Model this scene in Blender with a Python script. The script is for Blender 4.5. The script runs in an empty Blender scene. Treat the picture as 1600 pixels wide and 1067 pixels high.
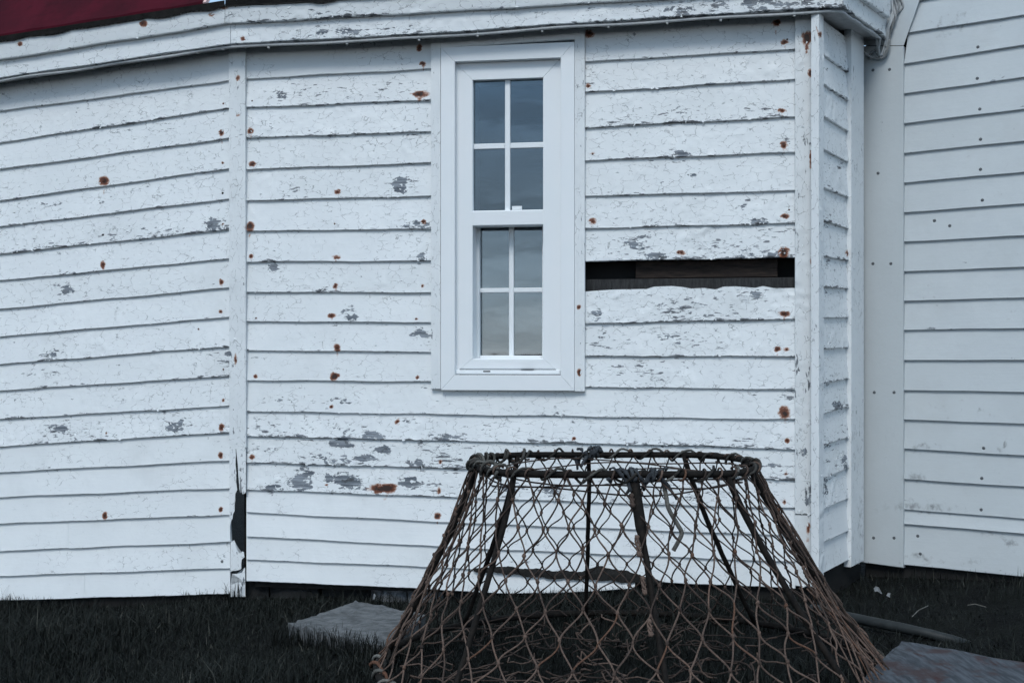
import bpy, bmesh, math, random
import numpy as np
from mathutils import Vector, Matrix, noise as mnoise

random.seed(7); RNG = np.random.default_rng(7)
scene = bpy.context.scene
COL = scene.collection

# ------------------------------------------------------------------ camera
EYE = 0.79; F = 2000.0; CX = 800.0; HZ = 563.0       # eye height (m), focal length / centre / horizon of the 1600 px photograph
cam_d = bpy.data.cameras.new('camera'); cam = bpy.data.objects.new('camera', cam_d); COL.objects.link(cam)
cam.location = (0, 0, EYE); cam.rotation_euler = (math.radians(90), 0, 0)
cam_d.sensor_width = 36.0; cam_d.lens = 45.0
cam_d.shift_y = (HZ - 533.5) / 1600.0
cam_d.clip_start = 0.05; cam_d.clip_end = 3000
scene.camera = cam

# ------------------------------------------------------------------ sky, sun, exposure
SUN_EL, SUN_AZ = 47.0, -14.0      # degrees; azimuth measured from straight behind the camera, minus = left of the photographer
world = bpy.data.worlds.new('World'); scene.world = world; world.use_nodes = True
wn = world.node_tree.nodes; wl = world.node_tree.links
sky = wn.new('ShaderNodeTexSky'); sky.sky_type = 'NISHITA'; sky.sun_disc = False
to_sun = Vector((math.sin(math.radians(SUN_AZ)) * math.cos(math.radians(SUN_EL)),
                 -math.cos(math.radians(SUN_AZ)) * math.cos(math.radians(SUN_EL)), math.sin(math.radians(SUN_EL))))
sky.sun_elevation = math.radians(SUN_EL)
sky.sun_rotation = math.atan2(to_sun.x, to_sun.y)
sky.air_density = 1.0; sky.dust_density = 0.6; sky.ozone_density = 2.0
bg = wn['Background']; bg.inputs['Strength'].default_value = 0.105
# thin uneven cloud over the whole sky
tc = wn.new('ShaderNodeTexCoord'); mp = wn.new('ShaderNodeMapping'); mp.inputs['Scale'].default_value = (2.0, 2.0, 22.0)
wl.new(tc.outputs['Generated'], mp.inputs['Vector'])
cn = wn.new('ShaderNodeTexNoise'); cn.inputs['Scale'].default_value = 2.2; cn.inputs['Detail'].default_value = 6; cn.inputs['Roughness'].default_value = 0.55
wl.new(mp.outputs['Vector'], cn.inputs['Vector'])
cr = wn.new('ShaderNodeMapRange'); cr.inputs['From Min'].default_value = 0.35; cr.inputs['From Max'].default_value = 0.68
cr.inputs['To Min'].default_value = 0.96; cr.inputs['To Max'].default_value = 1.0
wl.new(cn.outputs['Fac'], cr.inputs['Value'])
cm = wn.new('ShaderNodeMix'); cm.data_type = 'RGBA'
# the cloud sheet is palest low down, all round the horizon
sx = wn.new('ShaderNodeSeparateXYZ'); wl.new(tc.outputs['Generated'], sx.inputs[0])
hr = wn.new('ShaderNodeValToRGB'); wl.new(sx.outputs['Z'], hr.inputs['Fac'])
for q_, (ps_, cl_) in enumerate(((0.0, (1.0, 1.0, 1.0)), (0.010, (.90, .94, .96)), (0.055, (.60, .70, .78)), (0.11, (.38, .48, .58)), (0.22, (.185, .285, .41)), (1.0, (.225, .305, .385)))):
    el_ = hr.color_ramp.elements[q_] if q_ < 2 else hr.color_ramp.elements.new(ps_)
    el_.position = ps_; el_.color = cl_ + (1,)
hs = wn.new('ShaderNodeVectorMath'); hs.operation = 'SCALE'; hs.inputs['Scale'].default_value = 15.5; wl.new(hr.outputs['Color'], hs.inputs[0]); 
cv = wn.new('ShaderNodeMapRange'); wl.new(cn.outputs['Fac'], cv.inputs['Value'])
for k_, v_ in (('From Min', .3), ('From Max', .7), ('To Min', 10.0), ('To Max', 22.0)): cv.inputs[k_].default_value = v_
wl.new(cv.outputs['Result'], hs.inputs['Scale']); wl.new(hs.outputs[0], cm.inputs['B'])
wl.new(cr.outputs['Result'], cm.inputs['Factor']); wl.new(sky.outputs['Color'], cm.inputs['A'])
wl.new(cm.outputs['Result'], bg.inputs['Color'])
sun_d = bpy.data.lights.new('sun', 'SUN'); sun_d.energy = 1.5; sun_d.angle = math.radians(22); sun_d.color = (1.0, 0.99, 0.965)
sun = bpy.data.objects.new('sun', sun_d); COL.objects.link(sun); sun.location = (-2, -6, 8)
sun.rotation_euler = to_sun.to_track_quat('Z', 'Y').to_euler()
vs = scene.view_settings; vs.view_transform = 'Standard'; vs.look = 'None'; vs.gamma = 1.0; vs.use_curve_mapping = False
vs.exposure = 0.32
scene.cycles.use_denoising = True; scene.cycles.use_adaptive_sampling = True; scene.cycles.adaptive_threshold = 0.03
scene.cycles.max_bounces = 5; scene.cycles.diffuse_bounces = 2; scene.cycles.transparent_max_bounces = 6

# ------------------------------------------------------------------ helpers
def project(P):
    P = np.asarray(P, float)
    return CX + F * P[:, 0] / P[:, 1], HZ - F * (P[:, 2] - EYE) / P[:, 1]

class Plane:
    """a vertical wall plane seen in plan from p0 to p1 (left to right from the camera); d is the distance proud of it"""
    def __init__(s, p0, p1):
        s.p0 = np.array(p0, float); t = np.array(p1, float) - s.p0; s.L = float(np.hypot(*t)); s.t = t / s.L
        n = np.array([s.t[1], -s.t[0]]); s.n = n if n[1] < 0 else -n
    def at(s, px, py, d=0.0):
        k = (np.asarray(px, float) - CX) / F; py = np.asarray(py, float)
        c = float(s.n @ s.p0) + d
        Y = c / (k * s.n[0] + s.n[1])
        return np.stack(np.broadcast_arrays(k * Y, Y, EYE - (py - HZ) / F * Y), -1)
    def uv(s, px, py, d=0.0):
        p = s.at(px, py, d); return float((p[:2] - s.p0) @ s.t), float(p[2])
    def w(s, u, v, d):
        q = s.p0 + s.t * u + s.n * d; return (q[0], q[1], v)

def pxY(px, Y): return ((px - CX) / F * Y, Y)
pB0 = pxY(372, 4.596); pB1 = pxY(1281, 4.262)
WB = Plane(pB0, pB1)
WA = Plane(pxY(0, 4.84), pB0)
WC = Plane(pB1, (1.274, 4.642))
_e = np.array([1.0, -0.631]); _e /= np.hypot(*_e)
WE = Plane((1.274, 4.642), (1.274 + _e[0] * 1.2, 4.642 + _e[1] * 1.2))

def ground_z(X, Y):
    X = np.asarray(X, float); Y = np.asarray(Y, float)
    z = -0.03 + np.where(X < 0, 0.052 * X, 0.032 * X)
    z = np.clip(z, -0.22, 0.03)
    near = np.exp(-((X / 7) ** 2 + ((Y - 3.5) / 7) ** 2))
    return z + near * (0.008 * np.sin(5.1 * X + 1.3 * Y) + 0.007 * np.sin(3.3 * Y - 4.2 * X + 1) + 0.004 * np.sin(13 * X + 9 * Y))

def on_ground(px, py, z=0.0):
    Y = (EYE - z) * F / (py - HZ); return ((px - CX) / F * Y, Y, z)

def tag(o, label, cat, group=None, kind=None):
    if label: o['label'] = label
    if cat: o['category'] = cat
    if group: o['group'] = group
    if kind: o['kind'] = kind
    return o

def thing(name, loc, label, cat, group=None, kind='thing'):
    o = bpy.data.objects.new(name, None); COL.objects.link(o); o.location = loc; o.empty_display_size = 0.1
    return tag(o, label, cat, group, kind if cat else None)

def root_of(o):
    p = Vector((0, 0, 0))
    while o is not None:
        p += o.location; o = o.parent
    return p

def build(name, V, Fc, mat, parent=None, loc=None, smooth=False, attrs=None):
    """one mesh object from world-space vertices"""
    V = np.asarray(V, float).reshape(-1, 3)
    base = np.array(root_of(parent)) if parent is not None else np.zeros(3)
    lo = np.array(loc, float) if loc is not None else (np.zeros(3) if parent is not None else np.zeros(3))
    me = bpy.data.meshes.new(name)
    me.from_pydata((V - base - lo).tolist(), [], [tuple(f) for f in Fc])
    if attrs:
        for k, a in attrs.items():
            at = me.attributes.new(k, 'FLOAT', 'POINT'); at.data.foreach_set('value', np.asarray(a, np.float32))
    if smooth:
        me.polygons.foreach_set('use_smooth', np.ones(len(me.polygons), bool))
    me.materials.append(mat); me.update()
    o = bpy.data.objects.new(name, me); COL.objects.link(o); o.parent = parent
    o.location = lo
    return o

class MB:
    def __init__(s): s.v = []; s.f = []; s.a = []
    def add(s, V, Fc, a=0.0):
        n = len(s.v); s.v.extend([tuple(p) for p in V]); s.f.extend([tuple(i + n for i in f) for f in Fc]); s.a.extend([a] * len(V))
    def box(s, c8):
        s.add(c8, [(0, 1, 2, 3), (7, 6, 5, 4), (0, 4, 5, 1), (1, 5, 6, 2), (2, 6, 7, 3), (3, 7, 4, 0)])
    def pbox(s, pl, u0, u1, v0, v1, d0, d1, bev=0.0):
        if bev <= 0:
            s.box([pl.w(u0, v0, d0), pl.w(u1, v0, d0), pl.w(u1, v1, d0), pl.w(u0, v1, d0),
                   pl.w(u0, v0, d1), pl.w(u1, v0, d1), pl.w(u1, v1, d1), pl.w(u0, v1, d1)]); return
        b = bev
        V = []
        for (uu0, uu1, vv0, vv1, d) in ((u0, u1, v0, v1, d0), (u0, u1, v0, v1, d1 - b), (u0 + b, u1 - b, v0 + b, v1 - b, d1)):
            V += [pl.w(uu0, vv0, d), pl.w(uu1, vv0, d), pl.w(uu1, vv1, d), pl.w(uu0, vv1, d)]
        Fc = [(0, 1, 2, 3), (11, 10, 9, 8)]
        for r in (0, 4):
            for k in range(4): Fc.append((r + k, r + (k + 1) % 4, r + 4 + (k + 1) % 4, r + 4 + k))
        s.add(V, Fc)
    def tube(s, pts, r, n=6, a=0.0, closed=False, cap=True):
        P = [Vector(p) for p in pts]; m = len(P)
        R = r if hasattr(r, '__len__') else [r] * m
        prev = None; V = []; 
        for i in range(m):
            if closed: T = P[(i + 1) % m] - P[i - 1]
            else: T = P[min(i + 1, m - 1)] - P[max(i - 1, 0)]
            if T.length < 1e-9: T = Vector((0, 0, 1))
            T.normalize()
            if prev is None:
                prev = T.orthogonal().normalized()
            N = prev - T * prev.dot(T)
            if N.length < 1e-6: N = T.orthogonal()
            N.normalize(); B = T.cross(N); prev = N
            for k in range(n):
                an = 2 * math.pi * k / n
                V.append(tuple(P[i] + (N * math.cos(an) + B * math.sin(an)) * R[i]))
        Fc = []
        for i in range(m if closed else m - 1):
            j = (i + 1) % m
            for k in range(n):
                Fc.append((i * n + k, i * n + (k + 1) % n, j * n + (k + 1) % n, j * n + k))
        if cap and not closed:
            Fc.append(tuple(range(n - 1, -1, -1))); Fc.append(tuple((m - 1) * n + k for k in range(n)))
        s.add(V, Fc, a)
    def blob(s, c, rx, ry, rz, a=0.0, seed=0, nu=7, nv=5, rough=0.2):
        rr = random.Random(seed); V = []; Fc = []
        V.append((c[0], c[1], c[2] - rz))
        for j in range(1, nv):
            ph = -math.pi / 2 + math.pi * j / nv
            for i in range(nu):
                t = 2 * math.pi * i / nu; q = 1 + rr.uniform(-rough, rough)
                V.append((c[0] + rx * q * math.cos(ph) * math.cos(t), c[1] + ry * q * math.cos(ph) * math.sin(t), c[2] + rz * q * math.sin(ph)))
        V.append((c[0], c[1], c[2] + rz)); top = len(V) - 1
        for i in range(nu):
            Fc.append((0, 1 + (i + 1) % nu, 1 + i)); Fc.append((top, top - nu + i, top - nu + (i + 1) % nu))
        for j in range(nv - 2):
            for i in range(nu):
                a0 = 1 + j * nu + i; a1 = 1 + j * nu + (i + 1) % nu; Fc.append((a0, a1, a1 + nu, a0 + nu))
        s.add(V, Fc, a)
    def build(s, name, mat, parent=None, smooth=False, attr=None, loc=None):
        return build(name, s.v, s.f, mat, parent, smooth=smooth, attrs={attr: s.a} if attr else None, loc=loc)

# ------------------------------------------------------------------ materials
class NT:
    def __init__(s, name):
        s.m = bpy.data.materials.new(name); s.m.use_nodes = True; s.t = s.m.node_tree; s.n = s.t.nodes; s.l = s.t.links
        s.b = s.n['Principled BSDF']
    def node(s, t, **kw):
        n = s.n.new(t)
        for k, v in kw.items(): setattr(n, k, v)
        return n
    def put(s, sock, v):
        if isinstance(v, bpy.types.NodeSocket): s.l.new(v, sock)
        else:
            try: sock.default_value = v
            except Exception: sock.default_value = tuple(v) + (1,)
    def coords(s, scale=(1, 1, 1), rand=0.0, which='Object'):
        tc = s.node('ShaderNodeTexCoord'); out = tc.outputs[which]
        if rand:
            oi = s.node('ShaderNodeObjectInfo'); m = s.node('ShaderNodeMath', operation='MULTIPLY'); s.put(m.inputs[0], oi.outputs['Random']); m.inputs[1].default_value = rand
            a = s.node('ShaderNodeVectorMath', operation='ADD'); s.l.new(out, a.inputs[0]); s.l.new(m.outputs[0], a.inputs[1]); out = a.outputs[0]
        mp = s.node('ShaderNodeMapping'); mp.inputs['Scale'].default_value = scale; s.l.new(out, mp.inputs['Vector'])
        return mp.outputs[0]
    def noise(s, vec, scale, detail=4, rough=0.55, dist=0.0, out='Fac'):
        n = s.node('ShaderNodeTexNoise'); s.put(n.inputs['Vector'], vec); n.inputs['Scale'].default_value = scale
        n.inputs['Detail'].default_value = detail; n.inputs['Roughness'].default_value = rough; n.inputs['Distortion'].default_value = dist
        return n.outputs[out]
    def math(s, op, a, b=0.0, c=0.0, clamp=False):
        n = s.node('ShaderNodeMath', operation=op, use_clamp=clamp); s.put(n.inputs[0], a); s.put(n.inputs[1], b); s.put(n.inputs[2], c); return n.outputs[0]
    def rng(s, v, a, b, c=0.0, d=1.0, smooth=True):
        n = s.node('ShaderNodeMapRange', interpolation_type='SMOOTHSTEP' if smooth else 'LINEAR'); s.put(n.inputs['Value'], v)
        for k, x in (('From Min', a), ('From Max', b), ('To Min', c), ('To Max', d)): s.put(n.inputs[k], x)
        return n.outputs['Result']
    def mix(s, f, a, b, mode='MIX'):
        n = s.node('ShaderNodeMix', data_type='RGBA', blend_type=mode); s.put(n.inputs['Factor'], f); s.put(n.inputs['A'], a); s.put(n.inputs['B'], b); return n.outputs['Result']
    def attr(s, name, typ='GEOMETRY'):
        n = s.node('ShaderNodeAttribute', attribute_name=name, attribute_type=typ); return n.outputs['Fac']
    def bump(s, h, strength=0.5, dist=0.002, nrm=None):
        n = s.node('ShaderNodeBump'); n.inputs['Strength'].default_value = strength; n.inputs['Distance'].default_value = dist; s.put(n.inputs['Height'], h)
        if nrm is not None: s.put(n.inputs['Normal'], nrm)
        return n.outputs['Normal']
    def done(s, col, rough=0.6, nrm=None, spec=0.4, metal=0.0):
        s.put(s.b.inputs['Base Color'], col); s.put(s.b.inputs['Roughness'], rough); s.put(s.b.inputs['Specular IOR Level'], spec); s.put(s.b.inputs['Metallic'], metal)
        if nrm is not None: s.put(s.b.inputs['Normal'], nrm)
        return s.m

def paint_material(name, base, vertical=False, crack=1.0, chips=1.0, dirt=1.0):
    k = NT(name)
    st = (9, 9, 30) if not vertical else (30, 30, 9)
    fine = (10, 10, 130) if not vertical else (120, 120, 9)
    c0 = k.coords((1, 1, 1), rand=37.0); cs = k.coords(st, rand=37.0); cf = k.coords(fine, rand=37.0)
    peel = k.attr('peel'); fleck = k.attr('fleck'); rust = k.attr('rust'); edge = k.attr('edge'); grime = k.attr('grime'); op = k.attr('wear', 'OBJECT')
    n_s = k.noise(cs, 1.0, 5, 0.68, 0.5); n_f = k.noise(cf, 1.0, 3, 0.6)
    n_m = k.noise(c0, 40.0, 4, 0.62, out='Color')
    sp = k.node('ShaderNodeSeparateColor'); k.l.new(n_m, sp.inputs[0]); gn, gap, nw = sp.outputs[0], sp.outputs[1], sp.outputs[2]
    n_l = k.noise(c0, 4.0, 4, 0.65, out='Color'); sl = k.node('ShaderNodeSeparateColor'); k.l.new(n_l, sl.inputs[0]); l1, l2, l3 = sl.outputs[0], sl.outputs[1], sl.outputs[2]
    # paint: slightly uneven white, brushed along the board
    col = k.mix(k.rng(l1, 0.35, 0.7), (base[0] * 0.93, base[1] * 0.935, base[2] * 0.94), base)
    col = k.mix(k.math('MULTIPLY', k.rng(n_f, 0.52, 0.8), 0.20), col, (base[0] * 0.72, base[1] * 0.74, base[2] * 0.76))
    oi = k.node('ShaderNodeObjectInfo'); col = k.mix(k.math('MULTIPLY', oi.outputs['Random'], 0.5), col, (base[0] * 0.88, base[1] * 0.885, base[2] * 0.88))
    g = k.math('MULTIPLY', k.rng(k.math('ADD', k.math('MULTIPLY', grime, 0.42), gn), 0.66, 1.0), 0.62 * dirt)
    col = k.mix(g, col, (0.15, 0.155, 0.16))
    col = k.mix(k.math('MULTIPLY', k.rng(l2, 0.5, 0.8), 0.20 * dirt), col, (0.38, 0.39, 0.385))
    # flakes: a distorted cell pattern gives the film its breaking lines
    sc = k.node('ShaderNodeVectorMath', operation='SCALE'); k.l.new(n_m, sc.inputs[0]); sc.inputs['Scale'].default_value = 0.022
    cst = k.coords((0.75, 0.75, 1.3) if not vertical else (1.3, 1.3, 0.7), rand=37.0)
    vd = k.node('ShaderNodeVectorMath', operation='ADD'); k.l.new(cst, vd.inputs[0]); k.l.new(sc.outputs[0], vd.inputs[1])
    vo = k.node('ShaderNodeTexVoronoi', feature='DISTANCE_TO_EDGE'); k.l.new(vd.outputs[0], vo.inputs['Vector']); vo.inputs['Scale'].default_value = 34.0
    vc = k.node('ShaderNodeTexVoronoi', feature='F1'); k.l.new(vd.outputs[0], vc.inputs['Vector']); vc.inputs['Scale'].default_value = 68.0
    cell = k.node('ShaderNodeSeparateColor'); k.l.new(vc.outputs['Color'], cell.inputs[0]); cell = cell.outputs[0]
    cmask = k.rng(k.math('ADD', l3, k.math('MULTIPLY', op, 0.36)), 0.47, 0.64)
    line = k.math('MULTIPLY', k.math('MULTIPLY', k.rng(vo.outputs['Distance'], 0.0, 0.036, 1.0, 0.0), cmask), k.rng(gap, 0.44, 0.58))
    col = k.mix(k.math('MULTIPLY', line, 0.68 * crack), col, (0.11, 0.12, 0.13))
    # peeled to grey wood
    lv = k.math('ADD', k.math('MULTIPLY', k.math('SUBTRACT', n_s, 0.5), 1.75), k.math('MULTIPLY', peel, 0.50))
    lv = k.math('ADD', lv, k.math('MULTIPLY', k.math('SUBTRACT', cell, 0.5), 0.34))
    lv = k.math('ADD', lv, k.math('MULTIPLY', k.math('SUBTRACT', nw, 0.5), 0.5))
    lv = k.math('ADD', lv, k.math('MULTIPLY', fleck, 0.05)); lv = k.math('ADD', lv, k.math('MULTIPLY', op, 0.13))
    lv = k.math('ADD', lv, k.math('MULTIPLY', k.rng(edge, 0.0, 0.10, 1.0, 0.0), 0.12))
    pm = k.rng(lv, 0.50, 0.525)
    wood = k.mix(k.rng(n_f, 0.3, 0.7), (0.085, 0.10, 0.12), (0.27, 0.30, 0.335))
    wood = k.mix(k.rng(lv, 0.80, 1.05), wood, (0.07, 0.075, 0.082))
    n_k = k.noise(k.coords((26, 26, 100) if not vertical else (100, 100, 24), rand=53.0), 1.0, 4, 0.62, 0.3)
    fv = k.math('ADD', k.math('MULTIPLY', k.math('SUBTRACT', n_k, 0.5), 2.0), k.math('MULTIPLY', fleck, 0.26))
    fv = k.math('ADD', fv, k.math('MULTIPLY', op, 0.14)); fv = k.math('ADD', fv, k.math('MULTIPLY', k.math('MULTIPLY', k.rng(edge, 0.0, 0.12, 1.0, 0.0), k.rng(op, 0.0, 0.3)), 0.24))
    fv = k.math('ADD', fv, k.math('MULTIPLY', k.math('SUBTRACT', l2, 0.5), 0.7))
    fm = k.math('MULTIPLY', k.rng(fv, 0.50, 0.55), chips)
    rim = k.math('MULTIPLY', k.rng(lv, 0.455, 0.50), k.rng(lv, 0.50, 0.56, 1.0, 0.0))
    col = k.mix(k.math('MULTIPLY', pm, chips), col, wood)
    col = k.mix(k.math('MULTIPLY', rim, 0.40 * chips), col, (0.10, 0.105, 0.11))  # dark outline painted round bare patches for the film edge's relief shading
    col = k.mix(fm, col, k.mix(k.rng(fv, 0.55, 0.8), (0.20, 0.215, 0.235), (0.055, 0.06, 0.065)))
    # rust bleeding from nails
    rv = k.math('ADD', rust, k.math('MULTIPLY', k.math('SUBTRACT', nw, 0.5), k.math('MULTIPLY', k.rng(rust, 0.03, 0.3), 1.1)))
    rv = k.math('ADD', rv, k.math('MULTIPLY', k.math('SUBTRACT', cell, 0.5), k.math('MULTIPLY', k.rng(rust, 0.03, 0.3), 0.35)))
    col = k.mix(k.math('MULTIPLY', k.rng(rv, 0.12, 0.45), 0.85), col, (0.34, 0.15, 0.075))
    col = k.mix(k.rng(rv, 0.34, 0.58), col, (0.13, 0.040, 0.019))
    col = k.mix(k.rng(rv, 0.62, 0.92), col, (0.028, 0.012, 0.008))
    h = k.math('ADD', k.math('MULTIPLY', n_f, 0.35), k.noise(c0, 48.0, 2, 0.6))
    nr = k.bump(h, 0.6, 0.0010)
    return k.done(col, k.rng(pm, 0, 1, 0.48, 0.85), nr, 0.35)

M = {}
M['paint'] = paint_material('weathered_white_paint', (0.775, 0.805, 0.82))
M['paint_v'] = paint_material('weathered_white_paint_upright', (0.765, 0.795, 0.81), vertical=True)
M['paint_e'] = paint_material('shade_tinted_white_paint', (0.54, 0.58, 0.60), crack=0.1, chips=0.8, dirt=1.3)  # right wall: the white paint with its shade mixed into the colour
M['paint_ev'] = paint_material('shade_tinted_white_paint_upright', (0.52, 0.56, 0.58), vertical=True, crack=0.1, chips=0.8, dirt=0.8)  # upright boards of that wall, shade put into the colour likewise

def simple(name, c1, c2, scale=20.0, rough=0.7, bump=0.3, bd=0.002, stretch=(1, 1, 1), rand=11.0, spec=0.3, detail=5):
    k = NT(name); c = k.coords(stretch, rand=rand); n = k.noise(c, scale, detail, 0.6); n2 = k.noise(c, scale * 5, 4, 0.65)
    col = k.mix(k.rng(n, 0.3, 0.7), c1, c2); col = k.mix(k.math('MULTIPLY', k.rng(n2, 0.45, 0.75), 0.35), col, tuple(x * 0.5 for x in c1))
    return k.done(col, rough, k.bump(k.math('ADD', n, k.math('MULTIPLY', n2, 0.5)), bump, bd), spec)
k = NT('window_vinyl'); c = k.coords((1, 1, 1), rand=3.0)
M['vinyl'] = k.done(k.mix(k.rng(k.noise(c, 7.0, 3), 0.3, 0.7), (0.765, 0.80, 0.82), (0.785, 0.81, 0.83)), 0.4, k.bump(k.noise(c, 90.0, 2), 0.05, 0.001), 0.45)
M['flake'] = simple('loose_paint_flake', (0.74, 0.77, 0.785), (0.78, 0.81, 0.825), 30.0, 0.6, 0.1, 0.0005)
M['sheath'] = simple('dark_sheathing_wood', (0.014, 0.010, 0.009), (0.036, 0.026, 0.021), 9.0, 0.85, 0.5, 0.002, (2, 2, 14))
M['sheath_grey'] = simple('dark_grey_sheathing_wood', (0.020, 0.021, 0.022), (0.045, 0.046, 0.048), 9.0, 0.85, 0.5, 0.002, (14, 2, 3))
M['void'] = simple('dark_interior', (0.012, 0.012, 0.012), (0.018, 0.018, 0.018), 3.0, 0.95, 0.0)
M['cable'] = simple('grey_cable_sheath', (0.36, 0.38, 0.39), (0.46, 0.48, 0.49), 20.0, 0.5, 0.1)
M['cable_dark'] = simple('weathered_cable_sheath', (0.16, 0.17, 0.17), (0.42, 0.43, 0.44), 18.0, 0.6, 0.2)
M['clip'] = simple('cable_clip_plastic', (0.45, 0.46, 0.46), (0.55, 0.56, 0.56), 30.0, 0.5, 0.1)
M['nail'] = simple('rusty_nail', (0.045, 0.016, 0.009), (0.10, 0.035, 0.016), 300.0, 0.8, 0.4, 0.0006)
M['nail_grey'] = simple('grey_nail', (0.07, 0.078, 0.085), (0.14, 0.15, 0.16), 300.0, 0.6, 0.3, 0.0006)
M['soffit'] = simple('soffit_paint', (0.36, 0.37, 0.38), (0.46, 0.47, 0.48), 8.0, 0.8, 0.3, 0.002, (2, 2, 2))
M['roof'] = simple('dark_red_roof_paint', (0.036, 0.004, 0.009), (0.066, 0.005, 0.013), 5.0, 0.8, 0.25, 0.002, spec=0.08)
M['sky_glow'] = simple('pink_sky_glow_paint', (0.62, 0.30, 0.29), (0.78, 0.58, 0.55), 25.0, 0.6, 0.3)  # colour of the bright sky's pink bleed at the roof end
M['felt'] = simple('black_roof_felt', (0.010, 0.010, 0.010), (0.022, 0.021, 0.020), 40.0, 0.9, 0.8, 0.004)
M['stone'] = simple('rubble_stone', (0.010, 0.0105, 0.011), (0.026, 0.027, 0.028), 14.0, 0.9, 0.8, 0.006)
M['stone_white'] = simple('whitewashed_stone', (0.06, 0.062, 0.066), (0.34, 0.35, 0.37), 26.0, 0.9, 0.8, 0.006)
M['slab'] = simple('rough_stone_slab', (0.070, 0.076, 0.081), (0.150, 0.158, 0.165), 24.0, 0.85, 0.9, 0.008, (1, 1.8, 1))
M['steel'] = simple('rusty_black_steel', (0.006, 0.0055, 0.0055), (0.016, 0.013, 0.011), 60.0, 0.8, 0.7, 0.003, spec=0.15)
M['hose'] = simple('dull_grey_hose', (0.013, 0.016, 0.017), (0.025, 0.029, 0.030), 25.0, 0.6, 0.2)
M['cloth'] = simple('grey_rag_cloth', (0.018, 0.021, 0.026), (0.06, 0.067, 0.075), 45.0, 0.95, 0.9, 0.004)
M['paper'] = simple('pale_litter', (0.10, 0.105, 0.11), (0.22, 0.23, 0.24), 60.0, 0.8, 0.4)
M['straw'] = simple('dry_stalk', (0.09, 0.088, 0.08), (0.18, 0.175, 0.16), 60.0, 0.9, 0.3)

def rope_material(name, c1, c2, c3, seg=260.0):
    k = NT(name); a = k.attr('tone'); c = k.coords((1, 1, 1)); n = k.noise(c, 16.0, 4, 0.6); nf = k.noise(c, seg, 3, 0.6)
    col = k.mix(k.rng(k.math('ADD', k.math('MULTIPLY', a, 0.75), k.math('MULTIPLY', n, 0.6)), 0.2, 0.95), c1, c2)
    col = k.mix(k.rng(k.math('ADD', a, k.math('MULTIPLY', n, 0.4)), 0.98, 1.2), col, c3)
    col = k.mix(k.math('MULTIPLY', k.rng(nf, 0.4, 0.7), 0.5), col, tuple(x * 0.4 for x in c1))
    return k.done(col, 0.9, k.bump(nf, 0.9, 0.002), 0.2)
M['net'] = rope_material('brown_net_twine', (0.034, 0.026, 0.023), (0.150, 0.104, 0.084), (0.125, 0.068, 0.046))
M['rope'] = rope_material('frayed_grey_rope', (0.022, 0.020, 0.018), (0.17, 0.168, 0.155), (0.12, 0.06, 0.04))

k = NT('window_glass')           # clear pane: mirrors the sky by its Fresnel angle, lets the dark room show through
gl = k.node('ShaderNodeBsdfGlossy'); gl.inputs['Roughness'].default_value = 0.015; gl.inputs['Color'].default_value = (0.84, 0.93, 1.0, 1)
tr = k.node('ShaderNodeBsdfTransparent'); tr.inputs['Color'].default_value = (0.72, 0.78, 0.80, 1)
fr = k.node('ShaderNodeFresnel'); fr.inputs['IOR'].default_value = 2.0
gw = k.bump(k.noise(k.coords((1, 1, 2.0), rand=9.0), 5.0, 2, 0.5), 0.10, 0.004)
k.l.new(gw, gl.inputs['Normal'])
ms = k.node('ShaderNodeMixShader'); k.l.new(fr.outputs[0], ms.inputs[0]); k.l.new(tr.outputs[0], ms.inputs[1]); k.l.new(gl.outputs[0], ms.inputs[2])
k.l.new(ms.outputs[0], k.n['Material Output'].inputs['Surface']); M['glass'] = k.m

k = NT('dark_turf_soil'); c = k.coords(); n = k.noise(c, 7.0, 6, 0.65); n2 = k.noise(c, 60.0, 4, 0.7)
col = k.mix(k.rng(n, 0.35, 0.65), (0.0038, 0.0046, 0.0048), (0.0075, 0.009, 0.008)); col = k.mix(k.rng(n2, 0.62, 0.8), col, (0.020, 0.019, 0.017))
M['soil'] = k.done(col, 0.95, k.bump(k.math('ADD', n, n2), 0.8, 0.02), 0.1)
k = NT('short_grass'); a = k.attr('tone')
col = k.mix(k.rng(a, 0.0, 0.8), (0.0032, 0.0048, 0.004), (0.0085, 0.0115, 0.009)); col = k.mix(k.rng(a, 0.93, 1.0), col, (0.07, 0.07, 0.06))
M['grass'] = k.done(col, 0.7, None, 0.25)
k = NT('worn_painted_board'); c = k.coords((1, 1, 1)); cs = k.coords((9, 3.0, 3)); n = k.noise(cs, 2.4, 6, 0.65, 0.3); n2 = k.noise(c, 9.0, 5, 0.6); n3 = k.noise(k.coords((60, 8, 8)), 1.6, 4)
col = k.mix(k.rng(n3, 0.3, 0.7), (0.024, 0.030, 0.038), (0.072, 0.082, 0.098)); col = k.mix(k.rng(n2, 0.50, 0.62), col, (0.040, 0.026, 0.028))
col = k.mix(k.rng(n, 0.56, 0.68), col, (0.036, 0.013, 0.013))
M['board'] = k.done(col, 0.75, k.bump(k.math('ADD', n, n3), 0.6, 0.003), 0.3)

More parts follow.
